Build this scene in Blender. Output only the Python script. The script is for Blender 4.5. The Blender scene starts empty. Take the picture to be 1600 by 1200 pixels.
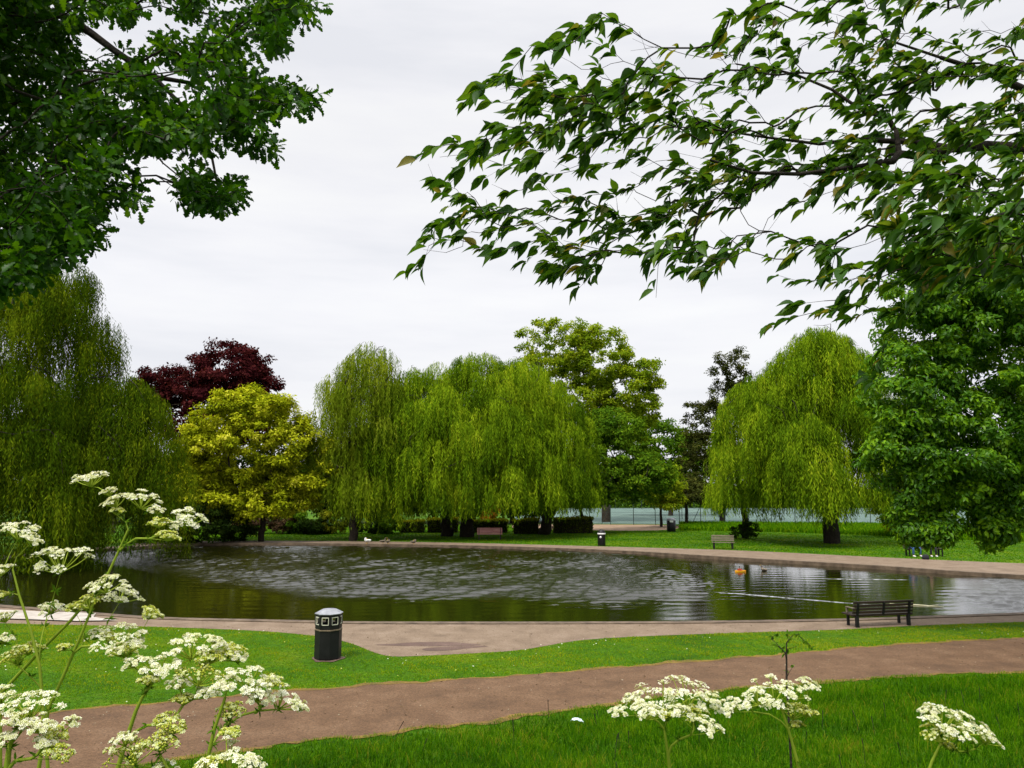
import bpy, math, random
import numpy as np
from mathutils import Vector
from mathutils.geometry import delaunay_2d_cdt

random.seed(7); RNG = np.random.default_rng(7)
sc = bpy.context.scene
COL = sc.collection
PI = math.pi

# ------------------------------------------------------------------ camera
F = 1202.0; CAMZ = 4.0; PITCH = math.atan(162/F)
cam = bpy.data.cameras.new('camera'); cam.sensor_width = 36; cam.lens = 36*F/1600
cam.clip_end = 3000; cam.clip_start = 0.05
co = bpy.data.objects.new('camera', cam); COL.objects.link(co)
co.location = (0, 0, CAMZ); co.rotation_euler = (PI/2+PITCH, 0, 0); sc.camera = co

def ray(px, py):
    a = (px-800)/F; b = (600-py)/F
    return np.array([a, math.cos(PITCH)-b*math.sin(PITCH), math.sin(PITCH)+b*math.cos(PITCH)])
def G(px, py, z=0.0):
    v = ray(px, py); t = (z-CAMZ)/v[2]
    return (v[0]*t, v[1]*t)
def P(px, py, d):
    v = ray(px, py); t = d/v[1]
    return np.array([v[0]*t, d, CAMZ+v[2]*t])
def bank(x, y):
    t = np.clip((8.5-np.asarray(y, float))/8.0, 0, 1)
    return 2.35*t*t*(3-2*t)

# ------------------------------------------------------------------ object helpers
def tag(o, label=None, cat=None, group=None, kind=None):
    if label: o['label'] = label
    if cat: o['category'] = cat
    if group: o['group'] = group
    if kind: o['kind'] = kind
    return o
def empty(name, loc=(0, 0, 0), rz=0.0, label=None, cat=None, group=None):
    o = bpy.data.objects.new(name, None); COL.objects.link(o)
    o.location = loc; o.rotation_euler = (0, 0, rz); o.empty_display_size = 0.2
    return tag(o, label, cat, group)
def children(o): return [c for c in bpy.data.objects if c.parent == o]
def copy_tree(o, parent=None):
    c = o.copy(); COL.objects.link(c); c.parent = parent
    for ch in children(o): copy_tree(ch, c)
    return c

def norm(a): return a/np.maximum(np.linalg.norm(a, axis=-1, keepdims=True), 1e-9)
def rnd(n): return norm(RNG.normal(size=(n, 3)))

class MB:
    """collects faces and links them as one mesh object"""
    def __init__(s): s.v = []; s.f = []; s.n = 0
    def add(s, v, f, mat=0, tint=None, smooth=False):
        v = np.asarray(v, float).reshape(-1, 3); f = np.asarray(f, int)
        if len(f) == 0: return
        t = np.full(len(f), 0.5) if tint is None else np.broadcast_to(np.asarray(tint, float), (len(f),))
        s.v.append(v); s.f.append((f+s.n, mat, t, smooth)); s.n += len(v)
    def box(s, c, d, mat=0, rz=0.0, rx=0.0, tint=None):
        x, y, z = np.array(d)/2
        v = np.array([[i, j, k] for k in (-z, z) for j in (-y, y) for i in (-x, x)])
        cr, sr = math.cos(rx), math.sin(rx); v = np.stack([v[:, 0], v[:, 1]*cr-v[:, 2]*sr, v[:, 1]*sr+v[:, 2]*cr], 1)
        cr, sr = math.cos(rz), math.sin(rz); v = np.stack([v[:, 0]*cr-v[:, 1]*sr, v[:, 0]*sr+v[:, 1]*cr, v[:, 2]], 1)
        s.add(v+np.array(c), [[0, 2, 3, 1], [4, 5, 7, 6], [0, 1, 5, 4], [2, 6, 7, 3], [0, 4, 6, 2], [1, 3, 7, 5]], mat, tint)
    def tube(s, pts, rad, sides=8, mat=0, cap=True, tint=None, smooth=True):
        pts = np.asarray(pts, float); n = len(pts); rad = np.broadcast_to(np.asarray(rad, float), (n,))
        t = norm(np.gradient(pts, axis=0)); up = np.array([0, 0, 1.0]) if abs(t[0][2]) < .9 else np.array([1.0, 0, 0])
        a = norm(np.cross(t, up)); b = np.cross(t, a)
        th = np.arange(sides)*2*PI/sides
        v = pts[:, None]+rad[:, None, None]*(np.cos(th)[None, :, None]*a[:, None]+np.sin(th)[None, :, None]*b[:, None])
        i = np.arange(n-1)[:, None]*sides; j = np.arange(sides)[None]; k = (j+1) % sides
        f = np.stack([i+j, i+k, i+k+sides, i+j+sides], -1).reshape(-1, 4)
        s.add(v, f, mat, tint, smooth)
        if cap:
            for q in (0, n-1):
                s.add(np.vstack([v[q], pts[q]]), [[jj, (jj+1) % sides, sides] for jj in range(sides)], mat, tint)
    def lathe(s, prof, c=(0, 0, 0), sides=24, mat=0, rot=0.0, smooth=True, sq=None):
        prof = np.asarray(prof, float); n = len(prof); th = np.arange(sides)*2*PI/sides+rot
        v = np.stack([prof[:, 0][:, None]*np.cos(th), prof[:, 0][:, None]*np.sin(th), np.repeat(prof[:, 1][:, None], sides, 1)], -1)
        i = np.arange(n-1)[:, None]*sides; j = np.arange(sides)[None]; k = (j+1) % sides
        f = np.stack([i+j, i+k, i+k+sides, i+j+sides], -1).reshape(-1, 4)
        s.add(v+np.array(c), f, mat, None, smooth)
    def build(s, name, mats, parent=None, loc=None):
        me = bpy.data.meshes.new(name)
        V = np.concatenate(s.v) if s.v else np.zeros((0, 3))
        me.vertices.add(len(V)); me.vertices.foreach_set('co', V.astype(np.float32).ravel())
        nl = sum(f.size for f, *_ in s.f); nf = sum(len(f) for f, *_ in s.f)
        me.loops.add(nl); me.polygons.add(nf)
        me.loops.foreach_set('vertex_index', np.concatenate([f.ravel() for f, *_ in s.f]).astype(np.int32))
        tot = np.concatenate([np.full(len(f), f.shape[1]) for f, *_ in s.f])
        me.polygons.foreach_set('loop_start', np.concatenate([[0], np.cumsum(tot)[:-1]]).astype(np.int32))
        me.polygons.foreach_set('material_index', np.concatenate([np.full(len(f), m) for f, m, *_ in s.f]).astype(np.int32))
        me.polygons.foreach_set('use_smooth', np.concatenate([np.full(len(f), sm) for f, m, t, sm in s.f]))
        me.update(calc_edges=True)
        a = me.attributes.new('tint', 'FLOAT', 'FACE')
        a.data.foreach_set('value', np.concatenate([t for f, m, t, sm in s.f]).astype(np.float32))
        for m in (mats if isinstance(mats, (list, tuple)) else [mats]): me.materials.append(m)
        o = bpy.data.objects.new(name, me); COL.objects.link(o)
        if parent: o.parent = parent
        if loc is not None: o.location = loc
        return o

# ------------------------------------------------------------------ materials
def mat(name):
    m = bpy.data.materials.new(name); m.use_nodes = True; nt = m.node_tree; nt.nodes.clear()
    out = nt.nodes.new('ShaderNodeOutputMaterial')
    return m, nt, out
def N(nt, t, **kw):
    n = nt.nodes.new(t)
    for k, v in kw.items():
        if k in n.inputs: n.inputs[k].default_value = v
        else: setattr(n, k, v)
    return n
def ramp(nt, fac, stops):
    r = nt.nodes.new('ShaderNodeValToRGB'); e = r.color_ramp.elements
    while len(e) < len(stops): e.new(0.5)
    for el, (p, c) in zip(e, stops): el.position = p; el.color = (*c, 1)
    nt.links.new(fac, r.inputs[0]); return r.outputs[0]
def noise(nt, scale, detail=4, rough=.55, vec=None, dim='3D'):
    n = N(nt, 'ShaderNodeTexNoise', Scale=scale, Detail=detail, Roughness=rough)
    if vec is None:
        g = nt.nodes.new('ShaderNodeNewGeometry'); vec = g.outputs['Position']
    nt.links.new(vec, n.inputs['Vector']); return n.outputs['Fac']

def leaf_mat(name, stops, trans=.4, tcol=1.3, gloss=0.0, patch=.25, pscale=.6):
    m, nt, out = mat(name)
    a = N(nt, 'ShaderNodeAttribute'); a.attribute_name = 'tint'
    nz = noise(nt, pscale, 2)
    ma = N(nt, 'ShaderNodeMath', operation='MULTIPLY_ADD'); nt.links.new(nz, ma.inputs[0]); ma.inputs[1].default_value = patch*2; ma.inputs[2].default_value = -patch
    ad = N(nt, 'ShaderNodeMath', operation='ADD', use_clamp=True); nt.links.new(a.outputs['Fac'], ad.inputs[0]); nt.links.new(ma.outputs[0], ad.inputs[1])
    c = ramp(nt, ad.outputs[0], stops)
    d = N(nt, 'ShaderNodeBsdfDiffuse'); nt.links.new(c, d.inputs[0])
    t = N(nt, 'ShaderNodeBsdfTranslucent')
    mu = N(nt, 'ShaderNodeMix', data_type='RGBA', blend_type='MULTIPLY'); mu.inputs[0].default_value = 1
    nt.links.new(c, mu.inputs[6]); mu.inputs[7].default_value = (tcol*1.15, tcol, tcol*.55, 1)
    nt.links.new(mu.outputs[2], t.inputs[0])
    mx = N(nt, 'ShaderNodeMixShader'); mx.inputs[0].default_value = trans
    nt.links.new(d.outputs[0], mx.inputs[1]); nt.links.new(t.outputs[0], mx.inputs[2])
    last = mx.outputs[0]
    if gloss:
        g = N(nt, 'ShaderNodeBsdfGlossy'); g.inputs['Roughness'].default_value = .42; g.inputs[0].default_value = (1, 1, 1, 1)
        m2 = N(nt, 'ShaderNodeMixShader'); m2.inputs[0].default_value = .022*gloss; nt.links.new(last, m2.inputs[1]); nt.links.new(g.outputs[0], m2.inputs[2])
        last = m2.outputs[0]
    nt.links.new(last, out.inputs[0]); return m

def solid(name, stops, scale=3, rough=.7, bump=0.0, bscale=None, spec=.4, metal=0.0, detail=5, coat=0, stretch=None):
    m, nt, out = mat(name)
    vec = None
    if stretch:
        g = nt.nodes.new('ShaderNodeTexCoord'); mp = N(nt, 'ShaderNodeMapping'); mp.inputs['Scale'].default_value = stretch
        nt.links.new(g.outputs['Object'], mp.inputs[0]); vec = mp.outputs[0]
    n = noise(nt, scale, detail, .6, vec)
    c = ramp(nt, n, stops)
    b = N(nt, 'ShaderNodeBsdfPrincipled'); nt.links.new(c, b.inputs['Base Color'])
    b.inputs['Roughness'].default_value = rough; b.inputs['Metallic'].default_value = metal
    b.inputs['Specular IOR Level'].default_value = spec
    if bump:
        bn = noise(nt, bscale or scale*4, 4, .6, vec); bp = N(nt, 'ShaderNodeBump'); bp.inputs['Strength'].default_value = 1
        bp.inputs['Distance'].default_value = bump; nt.links.new(bn, bp.inputs['Height']); nt.links.new(bp.outputs[0], b.inputs['Normal'])
    nt.links.new(b.outputs[0], out.inputs[0]); return m

def g3(*c): return c
M = {}
M['bark'] = solid('bark', [(.3, (.018, .014, .010)), (.7, (.065, .052, .038))], 6, .9, .03, 25, .2)
M['bark_dark'] = solid('dark_bark', [(.3, (.010, .008, .006)), (.7, (.035, .027, .02))], 9, .9, .02, 30, .2)
M['willow'] = leaf_mat('willow_leaf', [(0, (.016, .044, .003)), (.42, (.082, .160, .005)), (.78, (.21, .315, .009)), (1, (.38, .45, .02))], .30, 1.35)
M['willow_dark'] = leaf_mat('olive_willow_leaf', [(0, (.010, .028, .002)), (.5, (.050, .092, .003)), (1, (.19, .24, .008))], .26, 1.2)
M['willow_pale'] = leaf_mat('pale_willow_leaf', [(0, (.04, .08, .005)), (.5, (.14, .21, .008)), (1, (.34, .40, .03))], .38, 1.3)
M['maple'] = leaf_mat('golden_maple_leaf', [(0, (.035, .055, .003)), (.4, (.21, .26, .006)), (.8, (.50, .53, .02)), (1, (.68, .66, .08))], .3, 1.2, patch=.2)
M['beech'] = leaf_mat('copper_beech_leaf', [(0, (.014, .003, .004)), (.5, (.050, .009, .011)), (1, (.13, .030, .028))], .3, 1.0)
M['lime'] = leaf_mat('bright_tree_leaf', [(0, (.06, .12, .006)), (.5, (.18, .27, .010)), (1, (.38, .43, .022))], .42, 1.3)
M['mid'] = leaf_mat('mid_green_leaf', [(0, (.022, .060, .005)), (.5, (.070, .15, .008)), (1, (.17, .27, .012))], .38, 1.2)
M['dark'] = leaf_mat('dark_green_leaf', [(0, (.008, .018, .004)), (.5, (.020, .042, .006)), (1, (.05, .085, .010))], .3, 1.0)
M['pine'] = leaf_mat('pine_needle', [(0, (.014, .022, .006)), (.5, (.042, .052, .010)), (1, (.10, .105, .02))], .25, 1.0)
M['bigtree'] = leaf_mat('fresh_green_leaf', [(0, (.012, .050, .002)), (.45, (.060, .170, .003)), (1, (.22, .40, .006))], .4, 1.3, gloss=.5, patch=.2)
M['oak'] = leaf_mat('oak_leaf', [(0, (.006, .026, .002)), (.5, (.022, .080, .002)), (.85, (.085, .19, .004)), (1, (.20, .27, .01))], .38, 1.5, gloss=.5, patch=.2, pscale=1.2)
M['cherry'] = leaf_mat('cherry_leaf', [(0, (.014, .048, .004)), (.5, (.035, .10, .006)), (.85, (.075, .15, .008)), (1, (.16, .14, .02))], .42, 1.5, gloss=.6, patch=.15, pscale=2)
M['hedge'] = leaf_mat('hedge_leaf', [(0, (.02, .035, .004)), (.5, (.09, .115, .007)), (1, (.26, .26, .012))], .3, 1.1)
M['russet'] = leaf_mat('russet_foliage', [(0, (.10, .035, .006)), (.5, (.30, .11, .012)), (1, (.5, .22, .02))], .3, 1.1)
M['plum'] = leaf_mat('plum_shrub_leaf', [(0, (.03, .02, .012)), (.5, (.085, .05, .03)), (1, (.17, .12, .05))], .3, 1.0)
M['grass'] = leaf_mat('grass_blade', [(0, (.024, .085, .002)), (.4, (.060, .185, .003)), (.8, (.18, .29, .005)), (1, (.42, .35, .02))], .35, 1.2, patch=.2, pscale=.5)
M['longgrass'] = leaf_mat('long_grass_blade', [(0, (.008, .036, .002)), (.45, (.032, .125, .002)), (.9, (.12, .25, .004)), (1, (.25, .22, .02))], .35, 1.2, patch=.22, pscale=.5)
M['weed'] = leaf_mat('weed_leaf', [(0, (.03, .08, .006)), (1, (.12, .24, .015))], .4, 1.3)

def lawn_mat():
    m, nt, out = mat('lawn_ground')
    c1 = ramp(nt, noise(nt, .35, 6, .65), [(.3, (.020, .070, .002)), (.5, (.050, .130, .003)), (.72, (.14, .19, .005))])
    c2 = ramp(nt, noise(nt, 9, 5, .7), [(.3, (.35, .35, .35)), (.7, (1.35, 1.35, 1.2))])
    mu = N(nt, 'ShaderNodeMix', data_type='RGBA', blend_type='MULTIPLY'); mu.inputs[0].default_value = 1
    nt.links.new(c1, mu.inputs[6]); nt.links.new(c2, mu.inputs[7])
    b = N(nt, 'ShaderNodeBsdfPrincipled'); nt.links.new(mu.outputs[2], b.inputs['Base Color']); b.inputs['Roughness'].default_value = .95
    b.inputs['Specular IOR Level'].default_value = .1
    bp = N(nt, 'ShaderNodeBump'); bp.inputs['Distance'].default_value = .05; nt.links.new(noise(nt, 14, 5, .7), bp.inputs['Height'])
    nt.links.new(bp.outputs[0], b.inputs['Normal']); nt.links.new(b.outputs[0], out.inputs[0]); return m
M['lawn'] = lawn_mat()
def path_mat(name, base, dark, light, speck, stain=None):
    m, nt, out = mat(name)
    big = ramp(nt, noise(nt, 1.3, 6, .7), [(.3, dark), (.5, base), (.75, light)])
    fine = ramp(nt, noise(nt, 22, 5, .85), [(.3, (1-speck,)*3), (.7, (1+speck,)*3)])
    mu = N(nt, 'ShaderNodeMix', data_type='RGBA', blend_type='MULTIPLY'); mu.inputs[0].default_value = 1
    nt.links.new(big, mu.inputs[6]); nt.links.new(fine, mu.inputs[7]); last = mu.outputs[2]
    # scattered pale grit and dark flecks
    v = N(nt, 'ShaderNodeTexVoronoi', Scale=9); g = nt.nodes.new('ShaderNodeNewGeometry'); nt.links.new(g.outputs['Position'], v.inputs['Vector'])
    mk = N(nt, 'ShaderNodeMath', operation='LESS_THAN'); nt.links.new(v.outputs['Distance'], mk.inputs[0]); mk.inputs[1].default_value = .10
    mx = N(nt, 'ShaderNodeMix', data_type='RGBA'); nt.links.new(mk.outputs[0], mx.inputs[0]); nt.links.new(last, mx.inputs[6])
    cr = ramp(nt, v.outputs['Color'], [(.35, tuple(x*.5 for x in base)), (.6, tuple(x*1.0 for x in base)), (.9, tuple(min(.6, x*1.9) for x in base))])
    nt.links.new(cr, mx.inputs[7]); last = mx.outputs[2]
    b = N(nt, 'ShaderNodeBsdfPrincipled'); nt.links.new(last, b.inputs['Base Color']); b.inputs['Roughness'].default_value = .85
    b.inputs['Specular IOR Level'].default_value = .25
    bp = N(nt, 'ShaderNodeBump'); bp.inputs['Distance'].default_value = .008; nt.links.new(noise(nt, 45, 4, .7), bp.inputs['Height'])
    nt.links.new(bp.outputs[0], b.inputs['Normal']); nt.links.new(b.outputs[0], out.inputs[0]); return m
M['path'] = path_mat('red_brown_tarmac', (.108, .060, .030), (.072, .040, .020), (.150, .090, .050), .55)
M['shore'] = path_mat('sandy_shore_path', (.170, .122, .082), (.118, .083, .055), (.225, .170, .122), .4)
M['damp_and_shade'] = path_mat('damp_patch', (.105, .066, .052), (.075, .05, .04), (.15, .10, .08), .25)  # wet paving tone; also used for the painted shade at the bin base
M['verge'] = path_mat('dry_verge', (.14, .085, .018), (.07, .06, .012), (.24, .16, .03), .5)
M['dirt'] = path_mat('dusty_track', (.25, .17, .11), (.17, .12, .08), (.33, .24, .16), .3)
M['kerb'] = solid('kerb_stone', [(.3, (.045, .030, .018)), (.7, (.16, .115, .075))], 2.5, .85, .01, 20)
M['pale'] = solid('pale_concrete', [(.3, (.26, .225, .19)), (.7, (.46, .42, .37))], 3, .85, .01, 20)
M['court'] = solid('court_surface', [(.35, (.075, .115, .100)), (.65, (.12, .175, .152))], .5, .9, spec=.1)
M['blackmetal'] = solid('black_painted_metal', [(.3, (.003, .003, .0035)), (.7, (.009, .009, .010))], 5, .5, .002, 30, .3)
M['grey'] = solid('grey_lid', [(.3, (.16, .165, .185)), (.7, (.30, .31, .34))], 6, .4, .002, 20, .5)
M['gold'] = solid('faded_gold_band', [(.3, (.12, .09, .06)), (.7, (.22, .17, .11))], 20, .5)
M['cream'] = solid('cream_frame', [(.3, (.45, .45, .35)), (.7, (.62, .62, .5))], 20, .5)
M['white'] = solid('white_paint', [(.3, (.6, .6, .6)), (.7, (.8, .8, .78))], 8, .5)
M['darkwood'] = solid('dark_brown_timber', [(.3, (.012, .007, .006)), (.7, (.045, .024, .018))], 4, .5, .003, 25, .4, stretch=(.3, 6, 6))
M['oldwood'] = solid('weathered_timber', [(.3, (.07, .06, .035)), (.7, (.20, .175, .12))], 4, .8, .003, 25, .3, stretch=(.3, 6, 6))
M['redwood'] = solid('faded_red_timber', [(.3, (.45, .13, .14)), (.7, (.75, .42, .40))], 5, .7, .003, 25, .3, stretch=(.3, 6, 6))
M['steel'] = solid('dark_green_steel', [(.3, (.010, .02, .016)), (.7, (.025, .045, .036))], 4, .5)
M['denim'] = solid('blue_denim', [(.3, (.015, .04, .12)), (.7, (.04, .10, .24))], 20, .9)
M['blacktex'] = solid('black_cloth', [(.3, (.006, .006, .009)), (.7, (.018, .018, .024))], 20, .9)
M['skin'] = solid('skin', [(.3, (.45, .25, .17)), (.7, (.55, .33, .23))], 6, .5)
M['hair'] = solid('brown_hair', [(.3, (.02, .012, .008)), (.7, (.06, .035, .02))], 30, .6)
M['orange'] = solid('orange_plastic', [(.3, (.85, .33, .01)), (.7, (.95, .50, .02))], 6, .35)
M['redp'] = solid('red_plastic', [(.3, (.35, .04, .02)), (.7, (.45, .07, .03))], 6, .4)
M['paper'] = solid('crumpled_paper', [(.3, (.45, .60, .60)), (.7, (.7, .78, .76))], 30, .8, .004, 60)
M['feather'] = solid('brown_feathers', [(.35, (.035, .028, .02)), (.65, (.20, .16, .11))], 14, .8)
M['whitef'] = solid('white_feathers', [(.3, (.65, .65, .62)), (.7, (.8, .8, .78))], 14, .8)
M['beak'] = solid('yellow_beak', [(.3, (.5, .30, .03)), (.7, (.6, .38, .05))], 14, .5)
M['straw'] = solid('pale_stripped_wood', [(.3, (.42, .38, .18)), (.7, (.62, .6, .42))], 9, .7)
M['sign'] = solid('green_board_paint', [(.3, (.03, .35, .08)), (.7, (.05, .45, .11))], 3, .5)
M['stem'] = leaf_mat('green_stem', [(0, (.09, .15, .010)), (1, (.30, .38, .035))], .15, 1.0, gloss=.4)
M['petal'] = leaf_mat('white_petal', [(0, (.50, .56, .22)), (.35, (.66, .68, .42)), (.7, (.76, .76, .62)), (1, (.82, .82, .72))], .3, .95, patch=.05)
M['bud'] = leaf_mat('yellow_green_bud', [(0, (.22, .30, .02)), (.5, (.42, .45, .05)), (1, (.66, .64, .20))], .3, 1.0, patch=.1)

def water_mat():
    m, nt, out = mat('pond_water')
    g = nt.nodes.new('ShaderNodeNewGeometry')
    b = N(nt, 'ShaderNodeBsdfPrincipled'); b.inputs['Base Color'].default_value = (.009, .009, .0015, 1)
    b.inputs['Roughness'].default_value = .02; b.inputs['IOR'].default_value = 1.42; b.inputs['Specular IOR Level'].default_value = .9
    mp = N(nt, 'ShaderNodeMapping'); mp.inputs['Scale'].default_value = (1.1, 1.5, 1); nt.links.new(g.outputs['Position'], mp.inputs[0])
    w1 = N(nt, 'ShaderNodeTexNoise', Scale=8, Detail=4, Roughness=.65); nt.links.new(mp.outputs[0], w1.inputs['Vector'])
    w2 = N(nt, 'ShaderNodeTexNoise', Scale=1.1, Detail=2, Roughness=.5); nt.links.new(mp.outputs[0], w2.inputs['Vector'])
    # breeze patch : rippled band across the middle of the pond, calm in its lee
    sp = N(nt, 'ShaderNodeSeparateXYZ'); nt.links.new(g.outputs['Position'], sp.inputs[0])
    wob = noise(nt, .10, 3)
    def lin(a, bx, by, wv):  # clamp(a + bx*x + by*y + wobble)
        m1 = N(nt, 'ShaderNodeMath', operation='MULTIPLY_ADD'); nt.links.new(sp.outputs[0], m1.inputs[0]); m1.inputs[1].default_value = bx; m1.inputs[2].default_value = a-wv*.5
        m2 = N(nt, 'ShaderNodeMath', operation='MULTIPLY_ADD'); nt.links.new(sp.outputs[1], m2.inputs[0]); m2.inputs[1].default_value = by; nt.links.new(m1.outputs[0], m2.inputs[2])
        m3 = N(nt, 'ShaderNodeMath', operation='MULTIPLY_ADD', use_clamp=True); nt.links.new(wob, m3.inputs[0]); m3.inputs[1].default_value = wv; nt.links.new(m2.outputs[0], m3.inputs[2])
        return m3.outputs[0]
    def mm_(a, b, op):
        q = N(nt, 'ShaderNodeMath', operation=op); nt.links.new(a, q.inputs[0]); nt.links.new(b, q.inputs[1]); return q.outputs[0]
    band = mm_(mm_(lin(-14.5, 0, .5, 1.5), lin(-10.8, .48, .5, 1.5), 'MINIMUM'), lin(2.5, -.3, 0, 1.5), 'MINIMUM')
    right = lin(-.3, .5, -.27, 1.5)
    mask = mm_(band, right, 'MAXIMUM')
    am = N(nt, 'ShaderNodeMath', operation='MULTIPLY_ADD'); nt.links.new(mask, am.inputs[0]); am.inputs[1].default_value = .018; am.inputs[2].default_value = .002
    h = N(nt, 'ShaderNodeMath', operation='MULTIPLY_ADD'); nt.links.new(w2.outputs['Fac'], h.inputs[0]); h.inputs[1].default_value = .6; nt.links.new(w1.outputs['Fac'], h.inputs[2])
    hh = N(nt, 'ShaderNodeMath', operation='MULTIPLY'); nt.links.new(h.outputs[0], hh.inputs[0]); nt.links.new(am.outputs[0], hh.inputs[1])
    bp = N(nt, 'ShaderNodeBump'); bp.inputs['Distance'].default_value = 1.0; bp.inputs['Strength'].default_value = 1
    nt.links.new(hh.outputs[0], bp.inputs['Height']); nt.links.new(bp.outputs[0], b.inputs['Normal'])
    nt.links.new(b.outputs[0], out.inputs[0]); return m
WAVE_A = (-8.0, .10, .25, 1.6)
WAVE_B = (8.6, -.10, -.10, 1.6)
M['water'] = water_mat()

# ------------------------------------------------------------------ world and sun
SUN_EL, SUN_AZ = math.radians(58), math.radians(215)   # azimuth measured clockwise from +Y (view direction)
w = bpy.data.worlds.new('World'); sc.world = w; w.use_nodes = True; nt = w.node_tree; nt.nodes.clear()
wo = nt.nodes.new('ShaderNodeOutputWorld'); bg = nt.nodes.new('ShaderNodeBackground'); bg2 = nt.nodes.new('ShaderNodeBackground')
sky = nt.nodes.new('ShaderNodeTexSky'); sky.sky_type = 'NISHITA'; sky.sun_disc = False; sky.sun_elevation = SUN_EL; sky.sun_rotation = SUN_AZ
nt.links.new(sky.outputs[0], bg.inputs[0]); bg.inputs[1].default_value = .08
tc = nt.nodes.new('ShaderNodeTexCoord'); sp = nt.nodes.new('ShaderNodeSeparateXYZ'); nt.links.new(tc.outputs['Generated'], sp.inputs[0])
mp = N(nt, 'ShaderNodeMapping'); mp.inputs['Scale'].default_value = (1.2, 1.2, 7); nt.links.new(tc.outputs['Generated'], mp.inputs[0])
cl = N(nt, 'ShaderNodeTexNoise', Scale=1.7, Detail=5, Roughness=.55); nt.links.new(mp.outputs[0], cl.inputs['Vector'])
cc = ramp(nt, cl.outputs['Fac'], [(.34, (.83, .84, .885)), (.5, (.92, .92, .95)), (.7, (.985, .985, .985))])
gr = ramp(nt, sp.outputs[2], [(0, (.94,)*3), (.25, (1.0,)*3), (.42, (.95,)*3), (.62, (.98,)*3), (1, (1.0,)*3)])
st = N(nt, 'ShaderNodeMapRange'); st.inputs['From Min'].default_value = .58; st.inputs['From Max'].default_value = 1; st.inputs['To Min'].default_value = .95; st.inputs['To Max'].default_value = 3.4
nt.links.new(sp.outputs[2], st.inputs['Value'])
mu = N(nt, 'ShaderNodeMix', data_type='RGBA', blend_type='MULTIPLY'); mu.inputs[0].default_value = 1
nt.links.new(cc, mu.inputs[6]); nt.links.new(gr, mu.inputs[7]); nt.links.new(mu.outputs[2], bg2.inputs[0]); nt.links.new(st.outputs[0], bg2.inputs[1])
mx = nt.nodes.new('ShaderNodeMixShader'); mx.inputs[0].default_value = .92
nt.links.new(bg.outputs[0], mx.inputs[1]); nt.links.new(bg2.outputs[0], mx.inputs[2]); nt.links.new(mx.outputs[0], wo.inputs[0])
sl = bpy.data.lights.new('sun', 'SUN'); sl.energy = 3.2; sl.angle = math.radians(12); sl.color = (1, .95, .86)
so = bpy.data.objects.new('sun', sl); COL.objects.link(so)
so.rotation_euler = (PI/2-SUN_EL, 0, -SUN_AZ+PI) ; so.location = (0, 0, 50)
sdir = Vector((math.sin(SUN_AZ)*math.cos(SUN_EL), math.cos(SUN_AZ)*math.cos(SUN_EL), math.sin(SUN_EL)))
so.rotation_euler = sdir.to_track_quat('Z', 'Y').to_euler()
vs = sc.view_settings; sc.display_settings.display_device = 'sRGB'; vs.view_transform = 'Standard'; vs.look = 'None'; vs.exposure = .18; vs.gamma = 1
cy = sc.cycles; cy.max_bounces = 7; cy.diffuse_bounces = 3; cy.glossy_bounces = 3; cy.transmission_bounces = 4; cy.transparent_max_bounces = 6
cy.use_adaptive_sampling = True; cy.adaptive_threshold = .02

# ------------------------------------------------------------------ ground
WZ = -.15
def smooth(pts, it=2, closed=False):
    p = np.array(pts, float)
    for _ in range(it):
        q = np.roll(p, -1, 0) if closed else p[1:]
        a = p if closed else p[:-1]
        n = np.stack([a*.75+q*.25, a*.25+q*.75], 1).reshape(-1, 2)
        p = n if closed else np.vstack([p[:1], n, p[-1:]])
    return p
def jitter(p, amp, sc_=.6):
    p = np.array(p); ph = RNG.uniform(0, 6, 4)
    s = np.concatenate([[0], np.cumsum(np.linalg.norm(np.diff(p, axis=0), axis=1))])
    return p+amp*np.stack([np.sin(s/sc_+ph[0])+np.sin(s/sc_*2.3+ph[1])*.6, np.sin(s/sc_*1.3+ph[2])+np.sin(s/sc_*2.9+ph[3])*.5], 1)
def resample(p, step):
    p = np.array(p); s = np.concatenate([[0], np.cumsum(np.linalg.norm(np.diff(p, axis=0), axis=1))])
    t = np.arange(0, s[-1], step); return np.stack([np.interp(t, s, p[:, 0]), np.interp(t, s, p[:, 1])], 1)

near_edge = [(-150, 944), (0, 953), (150, 966), (250, 974), (400, 977), (490, 979), (560, 981), (900, 981), (1100, 980), (1325, 976), (1430, 972), (1600, 966), (1800, 957), (1990, 946)]
far_edge = [(1990, 926), (1800, 917), (1600, 905), (1500, 899), (1400, 891), (1300, 885), (1200, 879), (1100, 873), (1000, 866), (860, 860), (700, 855.5), (560, 853.5), (400, 852), (280, 853), (200, 860)]
lake = [G(x, y, WZ) for x, y in near_edge]+[G(2060, 936, WZ)]+[G(x, y, WZ) for x, y in far_edge]+[(-27, 51), (-28.5, 45), (-28.5, 39), (-27, 33)]
lake = smooth(lake, 2, True)
near_out = [(-200, 962), (0, 975), (200, 978), (400, 985), (490, 993), (545, 1003), (598, 1026), (640, 1026), (740, 1021), (810, 1017), (860, 1008), (920, 998), (1100, 990.5), (1320, 984), (1430, 977.5), (1600, 972), (1800, 963), (1990, 951)]
far_out = [(2150, 900), (1800, 889), (1600, 880.5), (1500, 876.5), (1400, 872), (1300, 867), (1200, 862), (1100, 858), (1000, 855.5), (860, 851.5), (700, 847.5), (560, 845.5), (400, 844.8), (280, 846), (190, 850)]
shore = [G(x, y) for x, y in near_out]+[G(2140, 936)]+[G(x, y) for x, y in far_out]+[(-30, 53), (-31, 45), (-31, 39), (-29.5, 32)]
shore = smooth(shore, 2, True)
pt = [(-300, 1148), (0, 1122), (100, 1111), (250, 1099), (480, 1078), (800, 1057), (1000, 1041), (1180, 1027), (1350, 1011), (1600, 997), (1900, 984)]
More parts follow.
